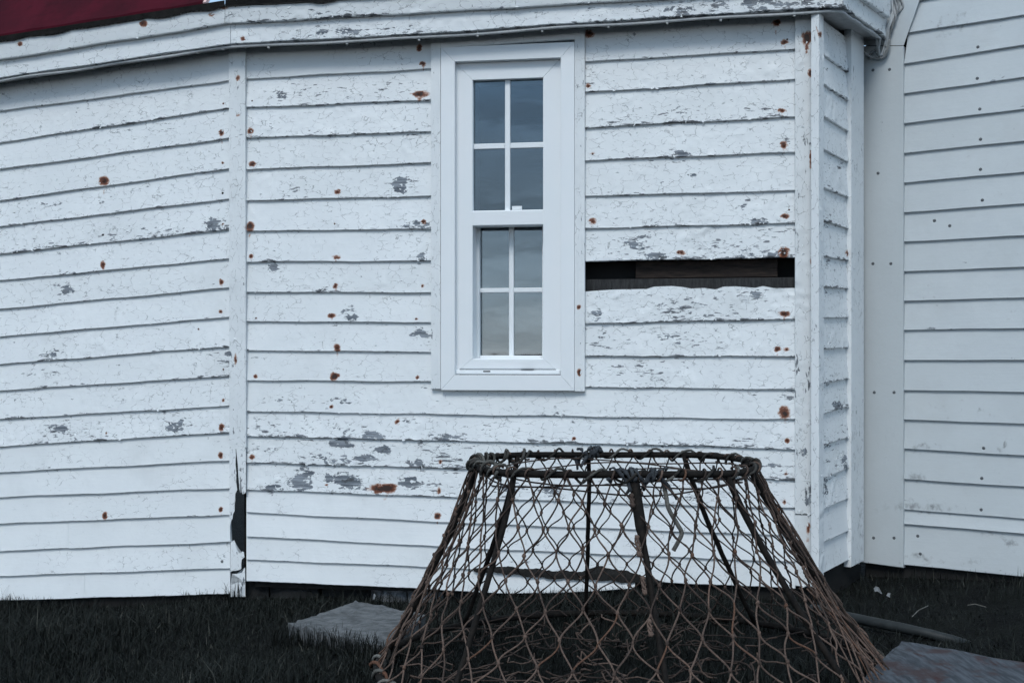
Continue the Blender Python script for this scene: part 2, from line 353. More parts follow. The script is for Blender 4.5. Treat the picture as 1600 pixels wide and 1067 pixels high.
# ------------------------------------------------------------------ marks read off the photograph (photo pixels): rust, bare patches, smudges
# rust: x, y, rx, ry, strength
RUST = [(162,283,9,9,1.1),(161,414,5,8,1),(346,209,6,8,1),(348,255,3,3,.8),(349,162,3,3,.8),(346,441,5,6,1),(345,487,4,4,.9),(310,514,3,2,.6),(349,577,2.5,2.5,.6),(349,625,3,3,.8),
 (346,667,5,7,1.1),(166,676,2.5,4,.7),(345,711,5,7,1),(164,805,5,7,1.1),(345,796,4,5,1),(348,350,3,3,.7),
 (371,122,4,6,.9),(372,180,3,4,.6),(368,562,3,13,.6),(371,215,2,2,.6),
 (391,205,6,6,1),(394,257,7,5,1),(390,354,9,9,1.1),(392,400,5,5,1),(400,497,2.5,2.5,.8),(399,588,4,4,.9),(655,75,5,8,1),(661,100,7,5,1),(655,147,17,6,1.1),(527,300,6,5,1),(523,350,3,3,.8),
 (662,347,4.5,4,1),(525,402,8,4,1),(524,447,5,5,1),(660,447,4,4,.8),(518,493,8,4,1),(650,498,4,3,.8),(527,543,7,7,1.1),(523,588,8,8,1.2),(652,589,3.5,3.5,.9),(518,635,3.5,3.5,.9),(621,658,6,6,.8),
 (393,714,6,4,1),(688,721,4,4,.8),(600,763,27,8,1.35),(686,766,4,8,.6),(683,806,7,7,1.1),(510,757,3,2,.5),
 (921,53,9,9,.9),(919,135,5,4,1),(926,241,6,3,.7),(926,346,7,6,.9),(1212,37,8,8,1),(1226,66,8,5,1),(1222,173,8,4,1),(1225,228,8,8,1.1),(1226,338,8,5,1),(1225,395,10,10,1.1),(1065,395,8,4,1),
 (1225,490,10,6,1.1),(1214,546,7,5,1),(1229,546,7,4,.9),(1226,645,11,12,1.1),(1230,688,5,5,.8),(1228,740,4,5,.7),(1226,783,4,6,.7),(897,685,4,4,1),(1060,395,4,4,.8),
 (905,480,4,5,.9),(905,582,4,9,.9),(1261,60,10,13,1.15),(1261,78,4,12,.7),(1266,114,4,8,.9),(1268,250,3.5,22,.85),(1269,408,4,9,1),(1270,425,2.5,18,.5),(1263,826,4,12,.8),(1262,845,3,14,.35),(1281,54,4,7,.8),(1272,634,3,10,.7),
 (1325,396,5,7,1),(1274,737,4,4,.6),(224,37,7,7,.9),(31,68,6,5,.9),(332,24,9,5,.6),(380,60,6,5,.6),(350,12,10,4,.6),(1215,38,6,6,.6)]
# bare wood: x, y, rx, ry, strength
PEEL = [(106,451,13,10,1.1),(275,665,15,9,1.1),(90,671,15,9,.9),(333,350,18,9,.9),(255,364,45,6,.55),(240,200,45,10,.5),(55,387,42,6,.55),(150,680,20,7,.6),(14,647,14,6,.6),(80,553,9,5,.8),(348,549,14,6,.7),
 (60,325,30,8,.4),(280,205,18,6,.6),(350,15,10,3,.5),(103,422,4,9,.7),(45,585,30,4,.3),
 (440,149,10,7,1.0),(470,147,30,8,.4),(590,140,50,9,.45),(626,288,14,12,1.1),(457,297,12,6,.8),(650,352,22,7,1.0),(660,402,9,7,1.0),(427,416,7,8,.9),(495,452,10,7,.7),(545,490,13,12,1.0),(655,523,14,13,1.0),
 (655,598,12,5,.6),(525,210,30,6,.5),(640,212,24,5,.5),(400,210,15,4,.5),(444,624,22,5,.75),(530,626,34,6,.75),(480,624,20,4,.7),(420,671,44,13,.66),(470,676,30,6,.7),(527,666,30,6,.8),(583,682,22,7,.75),(700,683,38,8,.8),
 (532,691,17,10,1.1),(545,715,56,7,.95),(598,703,14,8,1.0),(653,726,14,8,1.0),(705,716,38,14,.66),(425,761,13,6,1.1),(471,752,22,15,1.1),(535,750,30,12,1.1),(637,754,20,11,1.0),(702,763,26,11,.7),(400,705,24,12,.55),
 (476,730,8,9,.8),(410,725,30,4,.5),(800,762,25,7,.8),(855,768,20,9,.75),(760,672,30,5,.3),(905,655,20,4,.7),(875,643,7,4,.8),(870,690,40,5,.6),(1075,692,60,7,.6),(1030,762,40,12,.66),(1085,768,30,10,.6),
 (640,655,9,9,.8),(860,880,60,6,.5),
 (1195,175,18,8,.7),(1055,240,22,7,.9),(1203,222,20,5,.7),(1216,178,10,4,.7),(1162,322,7,5,.9),(1185,346,16,5,1.0),(1000,376,20,10,.8),(1022,400,12,5,1.0),(985,392,20,6,.6),(1145,385,40,10,.68),(1162,398,16,6,.9),(1212,400,14,6,.9),
 (1182,462,10,7,1.1),(1055,487,48,11,.62),(932,485,9,12,.8),(1145,512,8,5,.9),(1045,526,20,5,.8),(1135,530,30,12,.5),(1010,578,40,12,.5),(935,537,22,8,.55),(1234,618,12,8,.8),(1220,362,18,6,.6),(930,385,8,8,.6),(950,340,18,6,.5),
 (1000,190,60,6,.35),(1030,178,40,5,.4),(1225,745,26,6,.7),(1205,727,18,3,.8),(925,130,20,6,.4),(1180,690,60,6,.5),
 (1258,706,5,10,1.0),(1264,772,8,18,.8),(1262,792,7,10,.7),(1246,560,4,20,.4),(1256,215,4,9,.8),(1272,560,4,16,.5),(1262,600,5,20,.4),
 (1308,629,8,10,1.1),(1320,722,6,14,1.0),(1290,705,4,22,.7),(1328,640,8,7,.9),(1320,672,12,10,.6),(1292,600,6,10,.6),(1300,410,14,8,.6),(1318,405,14,5,.7),(1298,346,14,5,.6),(1312,260,18,7,.7),(1300,450,8,8,.5),(1290,760,4,20,.8),(1330,120,5,22,.6),
 (370,560,10,16,.6),(360,552,8,6,.8),
 (500,50,16,6,.95),(542,50,24,7,.95),(460,55,14,5,.7),(645,46,14,5,.7),(600,46,30,4,.5),(405,24,12,7,.7),(520,25,40,5,.6),(1120,8,30,7,.9),(1065,16,28,8,.75),(1020,20,24,8,.7),(1220,4,60,10,.9),(1180,8,30,9,.8),(930,20,20,6,.5),(1290,5,20,9,.6),(1350,55,26,10,.5)]
GRIME = [(1440,700,34,10,.55),(1445,792,60,10,.75),(1430,745,16,10,.8),(1500,40,16,24,.5),(1470,45,14,16,.5),(1505,30,10,18,.5),(1560,835,40,5,.5),(1580,300,40,10,.25),(1470,640,60,16,.35),(1540,640,30,14,.3),(1450,460,20,12,.4),
 (1560,740,6,14,.5),(1560,700,4,8,.9),(1571,694,3,7,1.0),(940,700,60,10,.25),(1030,695,40,8,.3),(430,835,30,8,.25),(1258,620,10,20,.4),(1345,815,6,60,.6),(1580,850,12,9,.7),(1430,870,30,12,.5),(1500,880,60,10,.4),
 (170,875,20,5,.35),(240,910,30,6,.35),(90,880,14,5,.4),(265,905,20,8,.35),(1300,875,30,18,.35),(430,905,30,6,.3),(1590,505,20,30,.3),(1410,560,6,60,.3),(820,612,20,6,.2)]

def spot_field(px, py, spots, power=2.0, fall=0.7):
    out = np.zeros_like(px)
    x0, x1, y0, y1 = px.min() - 30, px.max() + 30, py.min() - 30, py.max() + 30
    for (x, y, rx, ry, s) in spots:
        if x < x0 - rx or x > x1 + rx or y < y0 - ry or y > y1 + ry: continue
        q = ((px - x) / rx) ** 2 + ((py - y) / ry) ** 2
        out = np.maximum(out, s * np.exp(-(q ** power) * fall))
    return out

def wob(x, seed, wl=120.0, amp=1.0):
    r = random.Random(seed); o = 0
    for f in (1.0, 2.3, 4.9): o = o + np.sin(np.asarray(x, float) / wl * f * 2 * math.pi + r.uniform(0, 6.28)) * amp / f * r.uniform(.5, 1)
    return o

def poly(pts):
    xs = [p[0] for p in pts]; ys = [p[1] for p in pts]
    def f(x):
        x = np.asarray(x, float); y = np.interp(x, xs, ys)
        if len(xs) > 1:
            y = np.where(x < xs[0], ys[0] + (x - xs[0]) * (ys[1] - ys[0]) / (xs[1] - xs[0]), y)
            y = np.where(x > xs[-1], ys[-1] + (x - xs[-1]) * (ys[-1] - ys[-2]) / (xs[-1] - xs[-2]), y)
        return y
    return f

def board(name, pl, xl, xr, ftop, fbot, parent, mat, d_top=0.004, d_bot=0.0170, back=0.0, overlap=0.016, wear=0.3, seed=0, step=0.0055, wavy=1.0, chip=0.5, bz=0.0022):
    """one board of a wall: a dense sheet between two lines seen on the wall, thick at its lower edge; xl / xr may be (top, bottom) pairs"""
    xlt, xlb = xl if hasattr(xl, '__len__') else (xl, xl); xrt, xrb = xr if hasattr(xr, '__len__') else (xr, xr)
    a = pl.at((xlt + xlb) / 2, fbot((xlt + xlb) / 2), d_bot); b = pl.at((xrt + xrb) / 2, fbot((xrt + xrb) / 2), d_bot)
    L = float(np.hypot(*(b - a)[:2])); H = abs(float(pl.at(xlb, ftop(xlb), d_top)[2] - pl.at(xlb, fbot(xlb), d_bot)[2]))
    nu = max(2, int(L / step)); nv = max(3, int(H / step))
    s = np.linspace(0, 1, nu + 1)
    xb = xlb + (xrb - xlb) * s; xt = xlt + (xrt - xlt) * s
    yb = fbot(xb) + wavy * wob(xb, seed * 3 + 1, 190, 0.55) + chip * wob(xb, seed * 3 + 2, 14, 0.28) + chip * np.random.default_rng(seed).normal(0, 0.14, nu + 1)
    yt = ftop(xt)
    Bp = pl.at(xb, yb, d_bot + wavy * wob(xb, seed * 5 + 4, 260, 0.0009)); Tp = pl.at(xt, yt, d_top); Tp[:, 2] += overlap
    rows = []; ts = []
    n3 = np.array([pl.n[0], pl.n[1], 0.0])
    bk = Bp - n3 * (d_bot - back); rows.append(bk); ts.append(0.0)
    r1 = Bp - n3 * bz; rows.append(r1); ts.append(0.0)
    for j in range(nv + 1):
        t = (j / nv); tt = t if j else 0.0
        p = Bp + (Tp - Bp) * tt
        if j == 0: p = p + np.array([0, 0, bz])
        rows.append(p); ts.append(tt)
    tb = Tp - n3 * (d_top - back); rows.append(tb); ts.append(1.0)
    G = np.stack(rows)                       # (R, nu+1, 3)
    R = G.shape[0]
    rl = np.random.default_rng(seed + 9)            # lifted, blistered paint: real relief of a fraction of a millimetre
    def soft(n_):
        a_ = rl.normal(0, 1, (R, nu + 1))
        for _ in range(n_):
            a_ = (np.roll(a_, 1, 0) + 2 * a_ + np.roll(a_, -1, 0)) / 4; a_ = (np.roll(a_, 1, 1) + 2 * a_ + np.roll(a_, -1, 1)) / 4
        return a_ / (a_.std() + 1e-9)
    patch = np.clip(soft(40) * 0.6 + 0.7, 0, 2)
    rel = (soft(1) * 0.00020 + np.clip(soft(4), -0.4, 2.5) * 0.00055) * (0.12 + 1.7 * wear) * patch
    rel[:2] *= 0.3; rel[-1] = 0
    G = G + n3[None, None, :] * rel[:, :, None]
    V = G.reshape(-1, 3)
    idx = np.arange(R * (nu + 1)).reshape(R, nu + 1)
    q = np.stack([idx[:-1, :-1], idx[:-1, 1:], idx[1:, 1:], idx[1:, :-1]], -1).reshape(-1, 4)
    Fc = [tuple(r) for r in q.tolist()]
    Fc.append(tuple(idx[:, 0].tolist()))
    Fc.append(tuple(idx[::-1, -1].tolist()))
    px, py = project(V)
    # ragged outlines for the marks
    wx = px + wob(py * 3.1 + px * 0.6, 11, 20, 1.3); wy = py + wob(px * 1.3, 12, 16, 1.1)
    attrs = {'peel': spot_field(wx, wy, [q_ for q_ in PEEL if q_[4] >= 0.75]), 'fleck': spot_field(px, py, [(x, y, rx * 1.8 + 6, ry * 1.4 + 3, 1.0) for (x, y, rx, ry, q_) in PEEL] , 1.0), 'rust': spot_field(px, py, RUST + [(x + 0.6, y + ry * 1.5, rx * .35, ry * 1.3, .30) for (x, y, rx, ry, q_) in RUST if q_ >= 1.0], 1.0, 1.9), 'grime': spot_field(px, py, GRIME, 1.0),
             'edge': np.repeat(np.array(ts) * H * 10, nu + 1)}
    o = build(name, V, Fc, mat, parent, attrs=attrs, smooth=True); o.data.set_sharp_from_angle(angle=math.radians(35))
    o['wear'] = float(wear)
    if wear > 0.12:
        # lifted flakes of paint, thin curled chips that catch the light and throw small shadows
        fl_ = attrs['fleck'].reshape(R, nu + 1); pe_ = attrs['peel'].reshape(R, nu + 1); m = MB(); r_ = np.random.default_rng(seed + 77)
        want = int(L * H * wear * 950 + L * 14 * wear); tries = 0; left = want
        up_ = np.array([0, 0, 1.0]); al_ = np.array([pl.t[0], pl.t[1], 0])
        while left > 0 and tries < want * 14:
            tries += 1; a_ = int(r_.integers(3, R - 2)); b_ = int(r_.integers(2, nu - 1))
            if r_.random() < 0.25: a_ = int(r_.integers(2, 5))
            p_ = 0.16 + 0.8 * fl_[a_, b_] * (0.25 if pe_[a_, b_] > 0.85 else 1.0)
            if r_.random() > p_: continue
            left -= 1; c_ = G[a_, b_] + al_ * r_.uniform(-.003, .003) + n3 * 0.0002
            an = r_.choice([0, math.pi]) + r_.normal(0, .5) + (math.pi / 2 if r_.random() < .35 else 0); ax = al_ * math.cos(an) + up_ * math.sin(an); ox = up_ * math.cos(an) - al_ * math.sin(an)
            wd = r_.uniform(.0025, .0075); ln = r_.uniform(.002, .0055); lf = r_.uniform(.0006, .0026); sk = r_.uniform(-.4, .4)
            V_ = [c_ - ax * wd, c_ + ax * wd, c_ + ax * wd * .8 + ox * ln * .55 + n3 * lf * .35, c_ - ax * wd * .75 + ox * ln * .5 + n3 * lf * .35, c_ + ax * wd * (.45 + sk) + ox * ln + n3 * lf, c_ + ax * wd * (sk - .4) + ox * ln * .9 + n3 * lf * .9]
            m.add(V_, [(0, 1, 2, 3), (3, 2, 4, 5)])
        if m.v:
            q_ = m.build('paint_flakes', M['flake'], o); q_['kind'] = 'stuff'
    return o

# ------------------------------------------------------------------ ground
xs = np.unique(np.concatenate([np.linspace(-3, 3, 121), np.array([-1500, -600, -200, -80, -30, -14, -8, -5, -4, 4, 5, 8, 14, 30, 80, 200, 600, 1500])]))
ys = np.unique(np.concatenate([np.linspace(1.8, 5.6, 91), np.array([-1500, -600, -200, -80, -30, -14, -6, -2, 0, 1, 7, 10, 30, 80, 300, 1500])]))
X, Y = np.meshgrid(xs, ys); Z = ground_z(X, Y)
V = np.stack([X, Y, Z], -1).reshape(-1, 3); idx = np.arange(len(V)).reshape(X.shape)
q = np.stack([idx[:-1, :-1], idx[:-1, 1:], idx[1:, 1:], idx[1:, :-1]], -1).reshape(-1, 4)
g = build('ground', V, q.tolist(), M['soil'], smooth=True); tag(g, 'dark turf ground sloping gently down to the left', None, kind='structure')

# ------------------------------------------------------------------ left wall facet
def wall_root(pl, px, label):
    p = pl.at(px, 900, 0); return thing('clapboard_wall', (float(p[0]), float(p[1]), float(ground_z(p[0], p[1]))), label, 'wall', 'clapboard walls of the white building', 'thing')
rA = wall_root(WA, 180, 'left facet of the peeling white clapboard wall, under the red roof edge')
AL = [122, 174, 223, 265, 313.7, 354.5, 396.7, 438.8, 483, 526, 569.7, 610.6, 655, 697.7, 738, 777, 818.5, 861, 900, 938]
AR = [74, 126.5, 169.5, 216.4, 264, 311, 359, 404.5, 450, 496, 541.4, 588, 634.5, 676, 720, 763, 804.5, 847, 888, 928]
wearA = [.15, .18, .35, .25, .25, .42, .5, .25, .22, .22, .3, .25, .28, .5, .05, .0, .05, .0, .08, .02]
boardsA = []
for i in range(1, 20):
    ft = poly([(0, AL[i - 1]), (357, AR[i - 1])]); fb = poly([(0, AL[i]), (357, AR[i])])
    if i == 1: ft = poly([(0, 96), (357, 46)])
    XL, XR = -330, 359.5
    cuts = {17: 106.5, 19: 132.5}.get(i)
    spans = [(XL, XR)] if cuts is None else [(XL, cuts - 0.14), (cuts + 0.14, XR)]
    for j, (a, b) in enumerate(spans):
        boardsA.append(board('clapboard', WA, a, b, ft, fb, rA, M['paint'], wear=wearA[i], seed=100 + i * 3 + j))

# ------------------------------------------------------------------ middle wall facet
rB = wall_root(WB, 800, 'middle facet of the peeling white clapboard wall, around the tall window')
L386 = [75, 123.7, 168.7, 216, 265, 313.7, 361.5, 409.3, 456.5, 502.6, 548, 594.6, 643, 681.7, 723, 765, 801, 838, 874.5]
L671 = [62, 108, 156.6, 206, 255, 306.7, 358, 408, 457.6, 504, 550, 596.5]
R916 = [46, 97, 144.8, 199.6, 251, 306.7, 357.3, 408.5, 454.3, 505.7, 556.9, 604.8]
R1240 = [26, 77.3, 124.2, 183.3, 238.4, 298.3, 348.9, 402.8, 450, 498.7, 557, 609]
LOW = {11: [(386, 594.6), (740, 597.5), (914, 604), (1100, 605.5), (1240, 609)], 12: [(386, 643), (740, 648.5), (1100, 654), (1240, 655.7)], 13: [(386, 681.7), (740, 690), (1100, 697), (1240, 702.6)],
       14: [(386, 723), (740, 733), (1100, 743), (1240, 750.4)], 15: [(386, 765), (740, 778.5), (1100, 791), (1240, 794)], 16: [(386, 801), (740, 818), (1100, 832), (1240, 837.5)],
       17: [(386, 838), (740, 857), (1100, 872.7), (1240, 878)], 18: [(386, 874.5), (700, 887), (880, 900), (1000, 908), (1100, 913), (1240, 919)],
       19: [(386, 908), (560, 915), (660, 920), (800, 928), (880, 926), (990, 920)]}
wearBL = [0, .1, .45, .42, .4, .38, .3, .3, .3, .15, .2, .1]
wearBR = [0, .3, .42, .55, .5, .45, .6, .75, 0, .7, .6, .35]
boardsB = []
for i in range(1, 12):
    ft = poly([(386, L386[i - 1]), (671, L671[i - 1])]); fb = poly([(386, L386[i]), (671, L671[i])])
    if i == 1: ft = poly([(386, 50), (671, 36)])
    boardsB.append(board('clapboard', WB, 385, 673.5, ft, fb, rB, M['paint'], wear=wearBL[i], seed=200 + i))
for i in range(1, 12):
    if i == 8: continue                       # the board that has come off
    ft = poly([(916, R916[i - 1]), (1240, R1240[i - 1])]); fb = poly([(916, R916[i]), (1240, R1240[i])])
    if i == 1: ft = poly([(916, 20), (1240, 5)])
    ov = 0.016
    if i == 9:
        ft = poly([(916, 455.5), (935, 454), (960, 452.5), (990, 452), (1010, 451.5), (1022, 448), (1050, 447), (1066, 448.5), (1080, 451), (1100, 450), (1118, 452.5), (1130, 448), (1150, 447.5), (1180, 450), (1192, 447), (1210, 450.5), (1240, 450)]); ov = 0.0
    kw = dict(d_top=0.007, chip=0.6) if i == 9 else {}
    boardsB.append(board('clapboard', WB, 914.5, 1243, ft, fb, rB, M['paint'], wear=wearBR[i], seed=240 + i, overlap=ov, **kw))
wearL = {12: .2, 13: .45, 14: .6, 15: .55, 16: .05, 17: .0, 18: .05, 19: .1}
for i in range(12, 20):
    fb = poly(LOW[i]); ft = poly(LOW[i - 1]); xr = 1243 if i < 19 else 992
    boardsB.append(board('clapboard', WB, 385, xr, ft, fb, rB, M['paint'], wear=wearL[i], seed=280 + i, overlap=0.02))
# the board under the window is cut round the casing: its top lies behind it (see the overlap above)
# bare sheathing behind the missing board
def sheath(xl, xr, yt, yb, mat, d0, d1, parent=rB, pl=WB):
    u0 = pl.uv(xl, 430, d1)[0]; u1 = pl.uv(xr, 430, d1)[0]; xm = (xl + xr) / 2
    m = MB(); m.pbox(pl, u0, u1, pl.uv(xm, yb, d1)[1], pl.uv(xm, yt, d1)[1], d0, d1, 0.002); return m.build('sheathing_board', mat, parent)
sheath(900, 1262, 435, 470, M['sheath_grey'], -0.05, -0.022)
sheath(993, 1215, 392, 434, M['sheath'], -0.05, -0.024)
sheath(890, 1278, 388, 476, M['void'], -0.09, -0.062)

# battens, posts and trim ------------------------------------------------------------
def extrude_poly(name, pl, pts, d0, d1, mat, parent):
    bm = bmesh.new(); base = root_of(parent)
    def ring(d): return [bm.verts.new(Vector(tuple(pl.at(x, y, d))) - base) for x, y in pts]
    f0 = ring(d1); f1 = ring(d0)
    fa = bm.faces.new(f0); fb_ = bm.faces.new(list(reversed(f1)))
    n = len(pts)
    for i in range(n): bm.faces.new((f0[i], f1[i], f1[(i + 1) % n], f0[(i + 1) % n]))
    bmesh.ops.triangulate(bm, faces=[fa, fb_]); bmesh.ops.recalc_face_normals(bm, faces=bm.faces)
    me = bpy.data.meshes.new(name); bm.to_mesh(me); bm.free(); me.materials.append(mat)
    o = bpy.data.objects.new(name, me); COL.objects.link(o); o.parent = parent; o['wear'] = 0.3; return o
cst = lambda y: poly([(0, y), (1600, y)])
bt = board('batten', WB, (357.5, 358.5), (383, 384.2), cst(55), cst(700), rB, M['paint_v'], d_top=0.027, d_bot=0.027, overlap=0, wear=.25, seed=401, chip=0, wavy=0, step=0.007, bz=0.0)
extrude_poly('batten_end', WB, [(358.5, 700), (368.2, 700), (368.6, 712), (368.0, 725), (369.5, 740), (369.0, 752), (370.6, 765), (367.5, 772), (367.8, 782), (366, 790), (366.6, 798), (364.0, 803), (363.4, 810), (360.5, 815), (359.6, 822), (358.6, 822)], 0.0, 0.027, M['paint_v'], bt)
extrude_poly('batten_end', WB, [(368.8, 700), (384.2, 700), (384.3, 768), (382.6, 771), (381, 766), (379, 772), (377.6, 768), (376.2, 750), (374.6, 732), (375.2, 755), (375.6, 770), (374.2, 764), (372.6, 745), (371.6, 725)], 0.0, 0.027, M['paint_v'], bt)
extrude_poly('batten_fragment', WB, [(360.2, 846), (363, 846.5), (366, 843.5), (368, 848), (369, 855), (371, 861), (374, 863), (377, 863.6), (378, 861), (381, 862), (382, 870), (378, 873.5), (377, 880), (377, 889), (370, 891), (364, 891), (360, 893)], 0.0, 0.02, M['paint_v'], bt)
extrude_poly('batten_fragment', WB, [(362.5, 896), (370, 896), (378, 894), (381, 889), (383, 886), (383.4, 932), (360.5, 932), (360.6, 914), (370, 909.5), (378.5, 909.5), (377, 905), (370, 904), (363, 901.5)], 0.0, 0.02, M['paint_v'], bt)
# corner post of the bay: front face in the wall plane, side face turned to the right
post = board('corner_post', WB, 1242.5, 1281, poly([(1242, 8), (1281, 6)]), poly([(1242, 803), (1281, 804)]), rB, M['paint_v'], d_top=0.030, d_bot=0.030, overlap=0, wear=.5, seed=402, chip=0.2, wavy=0, step=0.006)
board('corner_post', WB, 1242.5, 1281, poly([(1242, 804.5), (1281, 805.5)]), poly([(1242, 915), (1281, 919)]), rB, M['paint_v'], d_top=0.0285, d_bot=0.0285, overlap=0, wear=.35, seed=403, chip=0.2, wavy=0, step=0.006)

# ------------------------------------------------------------------ short return wall
rC = wall_root(WC, 1315, 'narrow return wall of short shaded clapboards turning back from the corner post')
CL = [40, 85.7, 131.6, 181, 233, 293, 344, 400, 448.7, 496, 545.6, 598.8, 646.6, 696.4, 748.4, 795.7, 847, 895]
CR = [72, 116.7, 159.7, 208, 255.8, 309.5, 358.7, 408, 452, 496, 543, 590, 633, 681.5, 728.7, 776, 827, 872.5]
boardsC = []
for i in range(1, 18):
    ft = poly([(1287, CL[i - 1]), (1330, CR[i - 1])]); fb = poly([(1287, CL[i]), (1330, CR[i])])
    boardsC.append(board('clapboard', WC, 1286.5, 1331, ft, fb, rC, M['paint'], wear=.05 if i == 16 or i == 17 else .5, seed=500 + i, chip=0.8))
board('corner_board', WC, 1279.5, 1287.0, poly([(1280, 20), (1287, 26)]), poly([(1280, 917), (1287, 912)]), rC, M['paint_v'], d_top=0.026, d_bot=0.026, overlap=0, wear=.45, seed=510, chip=0, wavy=0)
board('corner_board', WC, 1330.2, 1349.6, poly([(1330, 40), (1348, 55)]), poly([(1330, 886), (1348, 877)]), rC, M['paint_v'], d_top=0.026, d_bot=0.026, overlap=0, wear=.15, seed=511, chip=0, wavy=0)

# ------------------------------------------------------------------ right wall
rE = wall_root(WE, 1500, 'right wall of clean white clapboards, shade painted grey into their colour, beside the screwed corner board')
EL = [-90, -42.5, 5, 52.8, 100.4, 147, 193.4, 239.8, 286, 332.6, 378.4, 424.8, 470.6, 516, 563.2, 610, 656, 701.5, 749, 796, 818.7, 882.5]
ER = [-125, -75.5, -26, 24, 71, 121.4, 171, 220.7, 269.3, 318.8, 368.5, 417.7, 465.5, 513.3, 563, 613, 662.6, 712, 761, 811, 834, 901]
boardsE = []
def diag(y): return 1412 + (72 - y) * 25 / 72.0 if y < 72 else 1412
for i in range(0, 22):
    if i == 0: ft = poly([(1414, -138), (1600, -175)])
    else: ft = poly([(1414, EL[i - 1]), (1600, ER[i - 1])])
    fb = poly([(1414, EL[i]), (1600, ER[i])])
    yt, yb = float(ft(1425)), float(fb(1425))
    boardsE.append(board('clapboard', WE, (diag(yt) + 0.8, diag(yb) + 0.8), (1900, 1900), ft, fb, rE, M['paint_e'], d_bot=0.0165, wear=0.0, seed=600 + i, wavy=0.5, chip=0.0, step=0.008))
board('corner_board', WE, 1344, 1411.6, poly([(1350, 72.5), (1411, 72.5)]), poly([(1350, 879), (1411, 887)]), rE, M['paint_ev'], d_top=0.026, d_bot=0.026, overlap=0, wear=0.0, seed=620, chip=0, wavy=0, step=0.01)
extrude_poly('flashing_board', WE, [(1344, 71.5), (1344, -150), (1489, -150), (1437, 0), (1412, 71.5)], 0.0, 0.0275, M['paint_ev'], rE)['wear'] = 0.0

# nails -----------------------------------------------------------------------------------------
def nail_mesh(r):
    bm = bmesh.new(); n = 8
    bm.verts.new((0, 0, 0.0016)); 
    for rr, z in ((r * 0.7, 0.0012), (r, 0.0), (r, -0.002)):
        for i in range(n): bm.verts.new((rr * math.cos(2 * math.pi * i / n), rr * math.sin(2 * math.pi * i / n), z))
    bm.verts.ensure_lookup_table(); v = bm.verts
    for i in range(n):
        j = (i + 1) % n; bm.faces.new((v[0], v[1 + i], v[1 + j]))
        for q in (1, 1 + n): bm.faces.new((v[q + i], v[q + n + i], v[q + n + j], v[q + j]))
    me = bpy.data.meshes.new('nail'); bm.to_mesh(me); bm.free(); return me
NM = {}
for nm, r, mt in (('s', 0.0032, 'nail'), ('m', 0.0048, 'nail'), ('g', 0.0058, 'nail_grey'), ('d', 0.0042, 'felt')):
    NM[nm] = nail_mesh(r); NM[nm].materials.append(M[mt])
def nearest_board(cands, pl, px, py):
    best = None
    for o in cands:
        me = o.data; n = len(me.vertices)
        if 'bb' not in o:
            co = np.empty(n * 3); me.vertices.foreach_get('co', co); co = co.reshape(-1, 3) + np.array(root_of(o)); x, y = project(co)
            o_bb[o.name] = (x.min(), x.max(), co[:, 2].min(), co[:, 2].max(), x, y, co)
            o['bb'] = 1
        bb = o_bb[o.name]
        d = (bb[4] - px) ** 2 + (bb[5] - py) ** 2; k_ = int(np.argmin(d))
        sc_ = float(d[k_]) + bb[6][k_][1] * 4.0     # nearest, and the front one of two overlapping boards
        if best is None or sc_ < best[0]: best = (sc_, o, bb[6][k_])
    return best[1], best[2]
o_bb = {}
def add_nail(cands, pl, px, py, kind):
    o, p = nearest_board(cands, pl, px, py)
    c = bpy.data.objects.new('nail', NM[kind]); COL.objects.link(c); c.parent = o
    n = Vector((pl.n[0], pl.n[1], 0)); t = Vector((pl.t[0], pl.t[1], 0))
    q = pl.at(px, py, 0); dd = float((np.array(p[:2]) - pl.p0) @ pl.n); w = pl.at(px, py, dd)
    c.location = Vector(tuple(w)) + n * 0.0004 - root_of(o)
    c.rotation_euler = n.to_track_quat('Z', 'Y').to_euler()
for (x, y, rx, ry, s) in RUST:
    if s < 0.6: continue
    kd = 'm' if s > 1.0 else 's'
    if x < 357 and y > 75: add_nail(boardsA, WA, x, y, kd)
    elif 386 < x < 672 or 914 < x < 1242 or (386 < x < 1242 and y > 615): add_nail(boardsB, WB, x, y, kd)
    elif 1287 < x < 1331: add_nail(boardsC, WC, x, y, kd)
for (x, y) in ((592, 763), (612, 764), (161, 367), (348, 302), (250, 802), (347, 877), (394, 158), (1233, 328), (1230, 62)):
    if x < 357: add_nail(boardsA, WA, x, y, 'd' if y < 500 else 'g')
    else: add_nail(boardsB, WB, x, y, 's')
for (x, y) in ((1528, 74), (1527, 27), (1527, 123), (1531, 171), (1532, 218), (1532, 265), (1535, 313), (1536, 365), (1535, 413), (1535, 460), (1533, 507), (1534, 556), (1535, 605), (1535, 652), (1537, 700), (1534, 747), (1533, 796), (1533, 820), (1434, 837), (1438, 865), (1460, 345), (1484, 353)):
    add_nail(boardsE, WE, x, y, 'g')
cb = [o for o in rE.children if o.name.startswith('corner_board')]
for (x, y) in ((1364, 110), (1390, 109), (1372, 271), (1364, 412), (1392, 412), (1366, 613), (1397, 613), (1365, 840), (1397, 840)):
    add_nail(cb, WE, x, y, 'g')
for o in list(bpy.data.objects):
    if 'bb' in o: del o['bb']

